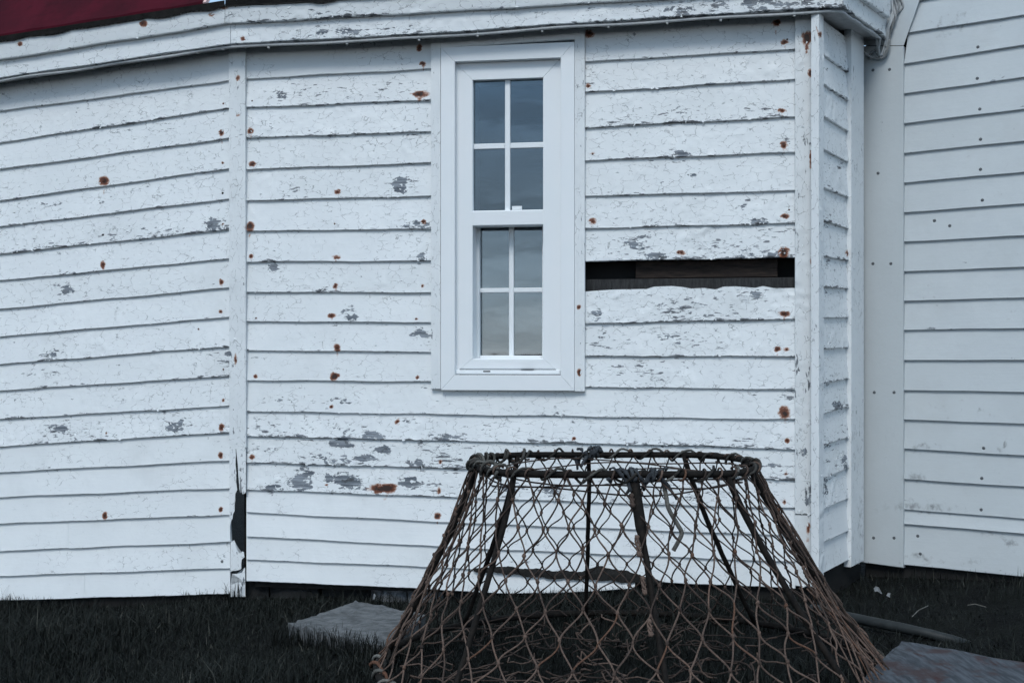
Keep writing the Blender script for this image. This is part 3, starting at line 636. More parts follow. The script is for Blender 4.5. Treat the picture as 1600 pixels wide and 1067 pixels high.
# ------------------------------------------------------------------ backing of the walls (keeps the inside dark)
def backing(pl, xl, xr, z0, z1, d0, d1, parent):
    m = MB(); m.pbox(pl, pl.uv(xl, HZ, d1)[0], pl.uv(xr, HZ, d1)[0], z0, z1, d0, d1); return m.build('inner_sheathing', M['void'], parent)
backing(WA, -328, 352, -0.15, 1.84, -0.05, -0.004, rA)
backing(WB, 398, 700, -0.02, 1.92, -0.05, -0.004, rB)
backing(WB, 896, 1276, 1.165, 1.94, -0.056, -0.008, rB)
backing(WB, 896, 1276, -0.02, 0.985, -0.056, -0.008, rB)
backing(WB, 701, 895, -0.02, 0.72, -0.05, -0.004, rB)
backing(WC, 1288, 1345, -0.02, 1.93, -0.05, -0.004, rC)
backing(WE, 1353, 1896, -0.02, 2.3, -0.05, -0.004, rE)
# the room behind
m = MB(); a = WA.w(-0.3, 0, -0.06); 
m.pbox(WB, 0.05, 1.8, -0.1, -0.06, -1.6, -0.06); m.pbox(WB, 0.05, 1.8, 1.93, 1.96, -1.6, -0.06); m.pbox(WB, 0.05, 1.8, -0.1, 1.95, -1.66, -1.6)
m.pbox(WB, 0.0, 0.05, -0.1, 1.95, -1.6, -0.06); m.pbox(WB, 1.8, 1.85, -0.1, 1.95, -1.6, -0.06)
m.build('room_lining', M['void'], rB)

# ------------------------------------------------------------------ window
pw = WB.at(793, 610, 0)
rW = thing('sash_window', (float(pw[0]), float(pw[1]), float(pw[2])), 'tall narrow white sash window with eight panes in the middle wall', 'window')
def U(px, d): return WB.uv(px, 340, d)[0]
def Vz(py, d, px=793): return WB.uv(px, py, d)[1]
def wbox(name, x0, x1, yt, yb, d0, d1, mat='vinyl', parent=rW, bev=0.002, mb=None):
    m = mb or MB(); m.pbox(WB, U(x0, d1), U(x1, d1), Vz(yb, d1), Vz(yt, d1), d0, d1, bev)
    if mb is None:
        o = m.build(name, M[mat], parent); o['wear'] = 0.0; return o
# old wooden strips either side of the newer casing
for xa, xb in ((673.5, 688.3), (897.8, 913.6)):
    board('outer_trim', WB, xa, xb, cst(60 if xa < 700 else 48), cst(608 if xa < 700 else 612), rW, M['paint_v'], d_top=0.027, d_bot=0.027, overlap=0, wear=.15, seed=700 + int(xa), chip=0, wavy=0)
board('outer_trim', WB, 673.5, 913.6, poly([(673, 56), (914, 40)]), poly([(673, 76.5), (914, 61)]), rW, M['paint'], d_top=0.0255, d_bot=0.0255, overlap=0, wear=.1, seed=712, chip=0, wavy=0)
dC = 0.033
xo0, xo1, yo0, yo1 = 688.8, 897.3, 70.0, 610.0
xi0, xi1, yi0, yi1 = 710.5, 876.0, 93.5, 586.0
# four mitred casing members
def mitre(name, quad, d0, d1):
    m = MB(); V = [WB.w(U(x, d1), Vz(y, d1), d) for d in (d0, d1) for x, y in quad]
    m.add(V, [(0, 1, 2, 3), (7, 6, 5, 4), (0, 4, 5, 1), (1, 5, 6, 2), (2, 6, 7, 3), (3, 7, 4, 0)]); o = m.build(name, M['vinyl'], rW)
    bv = o.modifiers.new('soft_edges', 'BEVEL'); bv.width = 0.0012; bv.segments = 2; return o
e = 0.1
mitre('casing', [(xo0, yo0 + e), (xi0, yi0 + e), (xi0, yi1 - e), (xo0, yo1 - e)], 0.0, dC)
mitre('casing', [(xo1, yo0 + e), (xi1, yi0 + e), (xi1, yi1 - e), (xo1, yo1 - e)], 0.0, dC)
mitre('casing', [(xo0 + e, yo0), (xo1 - e, yo0), (xi1 - e, yi0), (xi0 + e, yi0)], 0.0, dC)
mitre('casing', [(xo0 + e, yo1), (xo1 - e, yo1), (xi1 - e, yi1), (xi0 + e, yi1)], 0.0, dC)
# frame inside the casing
dF = 0.006
mitre('frame', [(704, 89 + e), (738.5, 123.5 + e), (738.5, 560 - e), (704, 589 - e)], -0.11, dF)
mitre('frame', [(882, 89 + e), (848.5, 123.5 + e), (848.5, 560 - e), (882, 589 - e)], -0.11, dF)
mitre('frame', [(704 + e, 89), (882 - e, 89), (848.5 - e, 123.5), (738.5 + e, 123.5)], -0.11, dF)
wbox('frame', 706, 880, 560, 577.0, -0.11, dF - 0.001, bev=0.004)
wbox('sill', 711.5, 875.5, 578.0, 584.8, -0.05, dF + 0.010, bev=0.003)
for x0, x1 in ((755, 766), (814, 834)): wbox('weep_slot', x0, x1, 579.2 if x0 < 800 else 576.6, 581.2 if x0 < 800 else 577.9, dF + 0.0, dF + 0.0108, 'felt' if x0 < 800 else 'nail_grey', bev=0.0)
# upper sash
dU = -0.002
us = thing('upper_sash', (0, 0, 0), None, None); us.parent = rW
def sash(parent, x0, x1, y0, y1, xm0, xm1, ym0, ym1, dg, dfront):
    for (a, b) in ((x0 - 6, xm0), (xm1, x1 + 6)):
        for (c_, d_) in ((y0 - 6, ym0), (ym1, y1 + 6)):
            wbox('pane', a, b, c_, d_, dg - 0.004, dg, 'glass', parent, bev=0)
    wbox('muntin', xm0, xm1, y0 - 6, y1 + 6, dg - 0.008, dfront, parent=parent, bev=0.0015)
    wbox('muntin', x0 - 6, xm0 - 0.15, ym0, ym1, dg - 0.008, dfront - 0.0004, parent=parent, bev=0.0015)
    wbox('muntin', xm1 + 0.15, x1 + 6, ym0, ym1, dg - 0.008, dfront - 0.0004, parent=parent, bev=0.0015)
sash(us, 738.5, 848.5, 123.5, 329, 789, 797, 223.8, 232.2, -0.016, -0.010)
wbox('meeting_rail', 737, 850, 328.5, 352.5, -0.055, 0.0065, parent=us, bev=0.003)
wbox('latch', 800, 815, 322.5, 328.4, -0.014, -0.003, parent=us, bev=0.001)
# lower sash, set further in
ls = thing('lower_sash', (0, 0, 0), None, None); ls.parent = rW
us.location = ls.location = (0, 0, 0)
sash(ls, 748.5, 848.5, 353, 556, 795.2, 802.6, 450, 457, -0.082, -0.074)
wbox('stile', 742.5, 749.0, 345, 565, -0.10, -0.062, parent=ls, bev=0.003)
wbox('stile', 847, 856, 345, 565, -0.10, -0.062, parent=ls, bev=0.003)
wbox('bottom_rail', 749.2, 846.8, 555.5, 566, -0.10, -0.062, parent=ls, bev=0.003)

# ------------------------------------------------------------------ eaves, roof
pe = WB.at(800, 40, 0.05)
rF = thing('eaves', (float(pe[0]), float(pe[1]), 1.9), 'peeling white double fascia boards along the eaves above the walls', 'eaves')
dFa, dCr = 0.100, 0.118
fbA = poly([(0, 122), (357, 69)]); fmA = poly([(0, 93.5), (357, 37)]); ftA = poly([(0, 63), (357, 6)])
fbB = poly([(357, 69), (660, 53.5), (890, 37), (1303, 11.5)]); fmB = poly([(357, 37), (750, 15.5), (890, 7), (1303, -18)]); ftB = poly([(357, 6), (890, -24), (1303, -50)])
board('fascia_board', WA, -333, 360, fmA, fbA, rF, M['paint'], d_top=dFa, d_bot=dFa, back=dFa - 0.02, overlap=0.012, wear=.3, seed=801)
board('fascia_board', WB, 361.0, 1311, fmB, fbB, rF, M['paint'], d_top=dFa, d_bot=dFa, back=dFa - 0.02, overlap=0.012, wear=.5, seed=802, chip=1.0)
board('crown_board', WA, -333, 351, ftA, fmA, rF, M['paint'], d_top=dCr + 0.008, d_bot=dCr, back=dFa - 0.02, overlap=0.0, wear=.25, seed=803)
board('crown_board', WB, 351.8, 1316, ftB, fmB, rF, M['paint'], d_top=dCr + 0.008, d_bot=dCr, back=dFa - 0.02, overlap=0.0, wear=.5, seed=804)
# plan corners of the return
def isect(pl1, d1, pl2, d2):
    A_ = np.array([pl1.n, pl2.n]); b_ = np.array([pl1.n @ pl1.p0 + d1, pl2.n @ pl2.p0 + d2]); return np.linalg.solve(A_, b_)
cor = isect(WB, dFa, WC, dFa); zb = float(WB.at(1303, 11.5, dFa)[2]); zm = float(WB.at(1303, -18, dFa)[2]); zt = zm + 0.075
uc = float((cor - WC.p0) @ WC.t); ue = float((isect(WC, dFa, WE, 0.024) - WC.p0) @ WC.t)
def zpoly(pl, d, z):     # a level line on a plane, as a photo-pixel function
    def f(x):
        x = np.asarray(x, float); k_ = (x - CX) / F; Yv = (float(pl.n @ pl.p0) + d) / (k_ * pl.n[0] + pl.n[1]); return HZ - F * (z - EYE) / Yv
    return f
def xof(pl, u, d):
    p = pl.w(u, 1, d); return CX + F * p[0] / p[1]
board('fascia_board', WC, xof(WC, uc + 0.001, dFa), xof(WC, ue, dFa), zpoly(WC, dFa, zm), zpoly(WC, dFa, zb), rF, M['paint'], d_top=dFa, d_bot=dFa, back=dFa - 0.02, overlap=0.012, wear=.4, seed=805)
cor2 = isect(WB, dCr, WC, dCr); uc2 = float((cor2 - WC.p0) @ WC.t)
board('crown_board', WC, xof(WC, uc2 + 0.001, dCr), xof(WC, ue - 0.05, dCr), zpoly(WC, dCr, zt), zpoly(WC, dCr, zm), rF, M['paint'], d_top=dCr + 0.008, d_bot=dCr, back=dFa - 0.02, overlap=0.0, wear=.3, seed=806)
# soffits
def soffit(pl, xa, xb, f, d):
    m = MB(); V = []
    for dz in (0.004, 0.020):
        for x in (xa, xb):
            po = pl.at(x, float(f(x)), d - 0.004); pi = po.copy(); pi[:2] -= pl.n * (d + 0.03)
            po = po + np.array([0, 0, dz]); pi = pi + np.array([0, 0, dz]); V += [po, pi]
    m.add(V, [(0, 1, 3, 2), (4, 6, 7, 5), (0, 2, 6, 4), (1, 5, 7, 3), (0, 4, 5, 1), (2, 3, 7, 6)]); return m.build('soffit', M['soffit'], rF)
soffit(WA, -333, 362, fbA, dFa); soffit(WB, 358, 1308, fbB, dFa)
m = MB(); V = []
for dz in (0.0035, 0.0195):
    for (pl_, d_) in ((None, 0),):
        c0_ = cor; c1_ = WC.p0 + WC.t * ue + WC.n * (dFa - 0.004); c2_ = WC.p0 + WC.t * (ue + 0.02) - WC.n * 0.03; c3_ = isect(WB, -0.03, WC, -0.03)
        V += [(q_[0], q_[1], zb + dz) for q_ in (c0_, c1_, c2_, c3_)]
m.add(V, [(0, 1, 2, 3), (7, 6, 5, 4), (0, 4, 5, 1), (1, 5, 6, 2), (2, 6, 7, 3), (3, 7, 4, 0)]); m.build('soffit', M['soffit'], rF)

# roof: two steep red slopes rising behind the fascia
pr = WA.at(150, 30, 0.1)
rR = thing('roof', (float(pr[0]), float(pr[1]), float(pr[2])), 'dark red painted roof slope above the left fascia', 'roof')
def roof_slope(pl, xa, xb, f, d, run=1.6, rise=1.9, mat='roof', name='roof_slope', lift=0.012):
    n = 24; V = []; Fc = []
    for lay in (0.0, 0.02):
        for i in range(n + 1):
            x = xa + (xb - xa) * i / n; p = pl.at(x, float(f(x)) , d + 0.014); p[2] += lay + lift - 0.02 + 0.002 * math.sin(i * 1.9) 
            q_ = p.copy(); q_[:2] -= pl.n * run; q_[2] += rise; V += [p, q_]
    B_ = 2 * (n + 1)
    for i in range(n):
        a_ = 2 * i; Fc += [(a_, a_ + 1, a_ + 3, a_ + 2), (B_ + a_, B_ + a_ + 2, B_ + a_ + 3, B_ + a_ + 1), (a_, a_ + 2, B_ + a_ + 2, B_ + a_)]
    return build(name, V, Fc, M[mat], rR)
roof_slope(WA, -335, 320, ftA, dCr, lift=0.022); roof_slope(WB, 352, 1318, ftB, dCr, rise=0.05, lift=0.010, mat='felt')
# torn felt hanging over the top of the fascia
for pl_, f_, xa, xb, sd in ((WA, ftA, -333, 351, 5), (WB, ftB, 352, 1316, 6)):
    n = 240; V = []; Fc = []
    r_ = random.Random(sd); prev = 5.0
    for i in range(n + 1):
        x = xa + (xb - xa) * i / n; drop = 4.6 + 3.2 * max(0, math.sin(x / 37.0) + 0.7 * math.sin(x / 13.0 + 1)) + r_.uniform(-0.8, 0.8)
        if x < 120: drop *= 0.72
        V += [pl_.at(x, float(f_(x)) - 6.0, dCr + 0.0225), pl_.at(x, float(f_(x)) + drop - 2.0, dCr + 0.0145), pl_.at(x, float(f_(x)) + drop - 2.0, dCr + 0.0105), pl_.at(x, float(f_(x)) - 6.0, dCr + 0.0085)]
    for i in range(n):
        for j in range(4):
            Fc.append((4 * i + j, 4 * i + (j + 1) % 4, 4 * i + 4 + (j + 1) % 4, 4 * i + 4 + j))
    build('roof_felt_edge', V, Fc, M['felt'], rR)
p0_ = WA.at(319, 10.0, dCr + 0.016); up = np.array([-WA.n[0] * 0.20, -WA.n[1] * 0.20, 0.2375]); sd_ = np.array([WA.t[0], WA.t[1], 0]) * 0.011; th = np.array([WA.n[0] * 0.010, WA.n[1] * 0.010, 0.010])
m = MB(); m.box([p0_, p0_ + sd_, p0_ + sd_ + up, p0_ + up, p0_ + th, p0_ + sd_ + th, p0_ + sd_ + up + th, p0_ + up + th]); m.build('sky_glow_strip', M['sky_glow'], rR)  # pale pink strip added to paint the sky's glow along the roof end

# ------------------------------------------------------------------ cables under the eaves
def soff_pt(pl, f, x, d, dz):
    p = pl.at(x, float(f(x)), dFa); p[:2] += pl.n * (d - dFa); p[2] += dz; return tuple(p)
cab = []
for kx, (dd, dz, rr, nm) in enumerate(((0.088, -0.008, 0.0052, 'lower'), (0.076, -0.003, 0.0045, 'upper'))):
    pts = []
    for x in np.linspace(-330, 356, 90): pts.append(soff_pt(WA, fbA, x, dd + 0.002 * math.sin(x / 31.0 + kx), dz + 0.0022 * math.sin(x / 23.0 + kx * 2)))
    for x in np.linspace(364, 1296, 130): pts.append(soff_pt(WB, fbB, x, dd + 0.002 * math.sin(x / 43.0 + kx), dz - 0.0014 * (1 + math.sin(x / 37.0 + kx * 2))))
    for u in np.linspace(uc + 0.03, ue - 0.06, 14):
        w_ = WC.w(u, zb + dz - 0.001, dd - 0.002 * math.sin(u * 40)); pts.append(w_)
    ex = WE.at(1386 + 3 * kx, 70, 0.034); pts += [tuple(WE.at(1371 + 3 * kx, 82 + 5 * kx, 0.05)), tuple(WE.at(1378 + 4 * kx, 86, 0.04)), tuple(WE.at(1383 + 3 * kx, 70, 0.05)), tuple(WE.at(1386 + 2 * kx, 45, 0.06)), tuple(WE.at(1396 + 3 * kx, 18, 0.045)), tuple(WE.at(1393 + 6 * kx, -20, 0.035)), tuple(WE.at(1390 + 6 * kx, -60, 0.035))]
    m = MB(); m.tube(pts, rr, 7)
    lo = pts[0]
    o = m.build('cable', M['cable'], None, smooth=True)
    tag(o, ('thicker outer cable clipped under the fascia along both walls' if kx == 0 else 'thin inner cable running behind the clipped one under the eaves'), 'cable', 'cables under the eaves'); cab.append(o)
for x in (54, 141, 250, 305, 345): 
    p = soff_pt(WA, fbA, x, 0.083, -0.006); m = MB(); m.box([(p[0] + sx * 0.004, p[1] + sy * 0.006, p[2] + sz) for sz in (-0.007, 0.012) for sx, sy in ((-1, -1), (1, -1), (1, 1), (-1, 1))]); m.build('cable_clip', M['clip'], cab[0])
for x in (417, 540, 653, 745, 846, 950, 1042, 1126, 1241):
    p = soff_pt(WB, fbB, x, 0.083, -0.008); m = MB(); m.box([(p[0] + sx * 0.0035, p[1] + sy * 0.006, p[2] + sz) for sz in (-0.010, 0.012) for sx, sy in ((-1, -1), (1, -1), (1, 1), (-1, 1))]); m.build('cable_clip', M['clip'], cab[0])
# the twisted bundle where the cables climb beside the corner
m = MB()
for j in range(4):
    pts = []
    for i in range(40):
        t = i / 39; x = np.interp(t, [0, .25, .45, .7, 1], [1384, 1388, 1396, 1401, 1394]); y = np.interp(t, [0, .25, .45, .7, 1], [74, 52, 30, 12, -50])
        an = t * 11 + j * 1.57; pts.append(tuple(WE.at(x + 3.2 * math.cos(an), y, 0.045 + 0.006 * math.sin(an))))
    m.tube(pts, 0.0042, 6, a=0.3 * j)
for (pp, r) in (([(1357, 92, .03), (1360, 84, .05), (1366, 80, .055), (1372, 86, .045), (1378, 91, .04), (1384, 86, .045), (1388, 74, .05), (1390, 62, .05)], .0045),
                ([(1334, 92, .03), (1337, 82, .05), (1343, 78, .06), (1350, 82, .06), (1358, 88, .05), (1368, 92, .045), (1380, 90, .045), (1386, 78, .05)], .004),
                ([(1383, 62, .06), (1374, 40, .075), (1372, 22, .08), (1377, 6, .07), (1384, -10, .06)], .005),
                ([(1388, 40, .05), (1396, 26, .045), (1408, 16, .03), (1411, 8, .03), (1404, -6, .03)], .0035)):
    P_ = [tuple(WE.at(x, y, d)) for x, y, d in pp]
    Q = []
    for i in range(len(P_) - 1):
        p0, p1, p2, p3 = [Vector(P_[min(max(i + q_, 0), len(P_) - 1)]) for q_ in (-1, 0, 1, 2)]
        for s_ in range(5):
            t = s_ / 5; Q.append(0.5 * ((2 * p1) + (-p0 + p2) * t + (2 * p0 - 5 * p1 + 4 * p2 - p3) * t * t + (-p0 + 3 * p1 - 3 * p2 + p3) * t ** 3))
    Q.append(Vector(P_[-1])); m.tube([tuple(v) for v in Q], r, 7)
o = m.build('cable_bundle', M['cable_dark'], None, smooth=True); tag(o, 'twisted bundle of weathered cables climbing at the inner corner under the eaves', 'cable')

# ------------------------------------------------------------------ foundation stones
rS = thing('foundation', (0.0, 4.42, -0.05), 'low dark rubble stone footing below the clapboards', 'foundation')
rr = random.Random(21)
def stones(pl, u0, u1, zb_f, zt_f, d, white=0.0):
    u = u0
    while u < u1:
        w_ = min(rr.uniform(0.09, 0.2), max(0.03, u1 - u)); z0 = zb_f(u); z1 = zt_f(u) + rr.uniform(-0.006, 0.008)
        m = MB(); dd = d + rr.uniform(-0.012, 0.010); V = []
        n = 5
        for jj in range(4):
            for ii in range(n):
                uu = u + (w_ - 0.006) * ii / (n - 1); vv = z0 + (z1 - z0) * jj / 3
                bulge = 0.02 * math.sin(math.pi * ii / (n - 1)) * math.sin(math.pi * (jj + .6) / 4.2) + rr.uniform(-0.006, 0.006)
                V.append(pl.w(uu, vv, dd - 0.015 + bulge))
        for jj in (0, 3):
            for ii in (0, n - 1): V.append(pl.w(u + (w_ - 0.006) * ii / (n - 1), z0 + (z1 - z0) * jj / 3, dd - 0.15))
        Fc = [(jj * n + ii, jj * n + ii + 1, (jj + 1) * n + ii + 1, (jj + 1) * n + ii) for jj in range(3) for ii in range(n - 1)]
        Fc += [(0, 20, 22, 15, 10, 5), (4, 9, 14, 19, 23, 21), (15, 22, 23, 19, 18, 17, 16)]
        m.add(V, Fc); m.build('stone', M['stone_white' if rr.random() < white else 'stone'], rS); u += w_
gz = lambda pl, d: (lambda u: float(ground_z(*(pl.w(u, 0, d)[:2]))) - 0.05)
stones(WA, -0.85, WA.L, gz(WA, 0), lambda u: float(WA.at(xof(WA, u, 0), np.interp(xof(WA, u, 0), [0, 357], [938, 928]), 0.0)[2]) + 0.01, -0.03)
fB = poly(LOW[19][:-1] + [(1000, 914), (1240, 919)])
stones(WB, 0, 0.75, gz(WB, 0), lambda u: float(WB.at(xof(WB, u, 0), float(fB(xof(WB, u, 0))), 0.0)[2]) + 0.015, -0.03, 0.35)
stones(WB, 0.75, WB.L - 0.01, gz(WB, 0), lambda u: float(WB.at(xof(WB, u, 0), float(fB(xof(WB, u, 0))), 0.0)[2]) + 0.015, -0.03)
stones(WC, 0, WC.L, gz(WC, 0), lambda u: 0.075, -0.02)
stones(WE, 0, 1.3, gz(WE, 0), lambda u: 0.082, -0.02)
# rotten sill timber showing under the torn bottom board
ru = random.Random(4); n = 110; V = []; Fc = []
for i in range(n + 1):
    x = 740 + (1035 - 740) * i / n; t = i / n
    yt_ = np.interp(x, [740, 770, 900, 940, 1000, 1035], [889, 884, 893, 884, 897, 908]) + float(wob(x, 61, 46, 1.5)) + ru.uniform(-.5, .5); yb_ = np.interp(x, [740, 780, 860, 940, 1000, 1035], [893, 895, 904, 906, 912, 914]) + float(wob(x, 62, 37, 1.6)) + ru.uniform(-.5, .5)
    dq = 0.020 + float(wob(x, 63, 30, 0.0015))
    V += [WB.at(x, yt_, dq), WB.at(x, (yt_ + yb_) / 2 + ru.uniform(-1.5, 1.5), dq + ru.uniform(0.0, 0.0035)), WB.at(x, yb_, dq), WB.at(x, (yt_ + yb_) / 2, 0.006)]
for i in range(n):
    for j in range(4): Fc.append((4 * i + j, 4 * i + (j + 1) % 4, 4 * i + 4 + (j + 1) % 4, 4 * i + 4 + j))
Fc += [(0, 1, 2, 3), tuple(4 * n + j for j in (3, 2, 1, 0))]
build('rotten_strip', V, Fc, M['felt'], rB)

# ------------------------------------------------------------------ slabs, board, hose, litter
def slab(name, pts, z, th, mat, label, cat, bumpy=0.004, seed=1, tilt=(0, 0)):
    c = np.mean(np.array(pts), 0); n = 16; q4 = [np.array(p) for p in pts]; r_ = np.random.default_rng(seed); V = []; Fc = []
    for lay in (0, 1):
        for j in range(n + 1):
            for i in range(n + 1):
                s_, t_ = i / n, j / n; p = (q4[0] * (1 - s_) + q4[1] * s_) * (1 - t_) + (q4[3] * (1 - s_) + q4[2] * s_) * t_
                ed = min(i, j, n - i, n - j) == 0
                off = r_.normal(0, bumpy) if lay == 0 else 0
                pp = p + (r_.normal(0, 0.0018, 2) if ed and lay == 0 else 0)
                V.append((pp[0], pp[1], z + tilt[0] * (p[0] - c[0]) + tilt[1] * (p[1] - c[1]) + (off - (0.006 if ed else 0) if lay == 0 else -th)))
    N = (n + 1) ** 2; I = lambda l, i, j: l * N + j * (n + 1) + i
    for j in range(n):
        for i in range(n): Fc += [(I(0, i, j), I(0, i + 1, j), I(0, i + 1, j + 1), I(0, i, j + 1)), (I(1, i, j + 1), I(1, i + 1, j + 1), I(1, i + 1, j), I(1, i, j))]
    for i in range(n): Fc += [(I(0, i, 0), I(1, i, 0), I(1, i + 1, 0), I(0, i + 1, 0)), (I(0, i + 1, n), I(1, i + 1, n), I(1, i, n), I(0, i, n)), (I(0, 0, i + 1), I(1, 0, i + 1), I(1, 0, i), I(0, 0, i)), (I(0, n, i), I(1, n, i), I(1, n, i + 1), I(0, n, i + 1))]
    o = build(name, V, Fc, M[mat], None, loc=(c[0], c[1], z - th), smooth=False); return tag(o, label, cat)
sl1 = [on_ground(452, 972, 0.005)[:2], on_ground(604, 1006, 0.005)[:2], on_ground(664, 957, 0.005)[:2], on_ground(556, 936, 0.005)[:2]]
slab('stone_slab', sl1, 0.004, 0.06, 'slab', 'flat grey stone slab half sunk in the grass beside the trap', 'slab', 0.003, 3)
c0_ = np.array(on_ground(1410, 996, 0.045)[:2]); d1_ = np.array(on_ground(1600, 1029, 0.045)[:2]) - c0_; d1_ /= np.hypot(*d1_); d2_ = np.array(on_ground(1352, 1050, 0.045)[:2]) - c0_; d2_ /= np.hypot(*d2_)
sl2 = [c0_, c0_ + d1_ * 0.8, c0_ + d1_ * 0.8 + d2_ * 0.9, c0_ + d2_ * 0.9]
slab('painted_board', sl2, 0.043, 0.022, 'board', 'worn painted board with dark red blotches lying at the lower right', 'board', 0.0012, 5)
hp = [np.array(on_ground(x, y, z)) for x, y, z in ((1270, 950, .02), (1300, 957, .026), (1332, 965, .030), (1370, 973, .030), (1410, 981, .028), (1450, 990, .022), (1490, 1000, .010), (1520, 1010, -.01))]
m = MB(); m.tube(hp, [0.014, .0145, .0148, .015, .0148, .0145, .014, .0135], 12); o = m.build('pole', M['hose'], None, smooth=True); tag(o, 'dull grey pole lying on the ground behind the red-blotched board', 'pole')
def litter(name, px, py, pts, label, mat='paper', z=0.035, cat='litter', group=None):
    b = np.array(on_ground(px, py, z)); V = []; n = len(pts)
    for dz in (0, 0.002):
        for i, (x, y) in enumerate(pts): V.append((b[0] + x, b[1] + y * 0.6, b[2] + y * 0.7 + dz + 0.004 * ((i * 7) % 3)))
    Fc = [tuple(range(n)), tuple(range(2 * n - 1, n - 1, -1))] + [(i, n + i, n + (i + 1) % n, (i + 1) % n) for i in range(n)]
    o = build(name, V, Fc, M[mat], None, loc=tuple(b)); return tag(o, label, cat, group)
litter('paper_scrap', 1372, 925, [(-.012, .014), (-.004, .018), (.004, .008), (.012, -.006), (.008, -.012), (-.002, -.006), (-.010, .002)], 'small pale scrap of litter on the dark ground below the inner corner')
litter('paper_scrap', 1388, 931, [(-.006, .002), (.0, .006), (.007, .0), (.004, -.006)], 'tiny pale scrap just right of the larger scrap below the inner corner')
litter('leaf', 585, 934, [(-.004, -.006), (.0, -.010), (.004, -.002), (.004, .008), (.0, .012), (-.003, .004)], 'tiny pale leaf standing just behind the grey stone slab', cat='leaf', z=0.02)
for (xa, ya, xb, yb, lab) in ((1512, 945, 1541, 948, 'short pale stalk lying on the dark ground before the right wall'), (1425, 963, 1450, 946, 'thin dry stalk leaning between the pole and the right wall')):
    pa = np.array(on_ground(xa, ya, .03)); pb = np.array(on_ground(xb, yb, .03)); m = MB(); m.tube([pa, pa * .6 + pb * .4 + np.array([0, 0, .006]), pb], 0.0014, 5); o = m.build('stalk', M['straw'], None); tag(o, lab, 'stalk')

# ------------------------------------------------------------------ crab trap
TC = np.array([0.262, 3.30]); BC = np.array([0.305, 3.30]); RT, RBm = 0.361, 0.650; ZT = EYE - 0.266; ZB = 0.012
rT = thing('crab_trap', (BC[0], BC[1], -0.02), 'conical crab trap of dark steel hoops, slanted bars and brown netting', 'trap')
rt = random.Random(31)
def cone(th, s, out=0.0):
    r = RT + (RBm - RT) * max(0.0, s) ** 1.16 + out; c = TC + (BC - TC) * s
    return np.array([c[0] + r * math.cos(th), c[1] + r * math.sin(th), ZT + (ZB - ZT) * s])
m = MB(); m.tube([cone(2 * math.pi * i / 64, 0) + np.array([0, 0, 0.004 * math.sin(3 * 2 * math.pi * i / 64)]) for i in range(64)], 0.0085, 8, closed=True); m.build('top_hoop', M['steel'], rT, smooth=True)
m = MB(); m.tube([cone(2 * math.pi * i / 72, 1) for i in range(72)], 0.010, 8, closed=True); m.build('base_hoop', M['steel'], rT, smooth=True)
bars = [(-87, -87, .0072), (97, 97, .0062), (-136, -134, .0070), (134, 134, .0068), (176, 171, .0095), (52, 50, .0070), (-46, -42, .0078), (6, 4, .0090)]
for a0, a1, r in bars:
    pts = []
    for i in range(15):
        s_ = i / 14; p = cone(math.radians(a0 + (a1 - a0) * s_), s_, -0.006); p += np.array([rt.uniform(-.0012, .0012), rt.uniform(-.0012, .0012), 0]); pts.append(p)
    R_ = [r * (1 + (0.25 if (a0 in (176, 6)) else 0.06) * rt.uniform(-.6, 1)) for _ in pts]
    if a0 == -87: R_ = [x * (1.7 if i < 4 else 1.0) for i, x in enumerate(R_)]
    m = MB(); m.tube(pts, R_, 8); m.build('bar', M['steel'], rT, smooth=True)
# netting: diamond mesh knotted round the cone
NN, MM = 42, 9
node = {}
for j in range(MM + 1):
    for i in range(NN):
        th = 2 * math.pi * (i + 0.5 * (j % 2)) / NN; s_ = (j / MM) ** 0.97
        th += rt.gauss(0, 0.0065) + 0.03 * math.sin(3 * th + 0.7) * math.sin(math.pi * s_)
        s2 = min(1.0, max(0, s_ + (rt.gauss(0, 0.007) + 0.012 * math.sin(2 * th + 1.0) if 0 < j < MM else 0)))
        sag = -0.016 * math.sin(math.pi * s_) * (0.5 + 0.5 * math.cos(8 * (th - math.radians(3)) + math.pi))
        node[(i, j)] = cone(th, s2, 0.004 + sag + rt.gauss(0, 0.002))
m = MB()
def strand(mb, a, b, r, tone, bow=0.006, n=5, knot=0.0):
    a = np.array(a); b = np.array(b); mid = (a + b) / 2; L = np.linalg.norm(b - a); o_ = np.array([rt.gauss(0, 1), rt.gauss(0, 1), rt.gauss(0, 1) - 0.5]) * bow * min(1, L / 0.06)
    w2 = np.array([rt.gauss(0, 1), rt.gauss(0, 1), rt.gauss(0, 1)]) * bow * 0.4
    P_ = []
    for t in np.linspace(0, 1, n):
        hz = t + knot * ((t * t * (3 - 2 * t)) - t)          # strands leave their knots along the run of the net, then cross over
        P_.append(np.array([a[0] + (b[0] - a[0]) * hz, a[1] + (b[1] - a[1]) * hz, a[2] + (b[2] - a[2]) * t]) + o_ * 4 * t * (1 - t) + w2 * math.sin(2 * math.pi * t))
    mb.tube(P_, [r * rt.uniform(.9, 1.1) for _ in P_], 5, a=tone, cap=False)
for j in range(MM):
    for i in range(NN):
        a_ = node[(i, j)]
        nb = [(i, j + 1), ((i - 1) % NN, j + 1)] if j % 2 == 0 else [(i, j + 1), ((i + 1) % NN, j + 1)]
        for q_ in nb:
            tone = min(1.3, max(0, rt.gauss((0.05 + 0.75 * j / MM) * (1.0 if a_[1] < 3.35 else 0.25), 0.14))) + (0.5 if rt.random() < 0.05 and a_[1] < 3.35 else 0)  # shade of the far side painted into the twine as a darker tone
            strand(m, a_, node[q_], 0.0021 if j < 5 else 0.0023, tone, 0.0024, 8, 0.85)
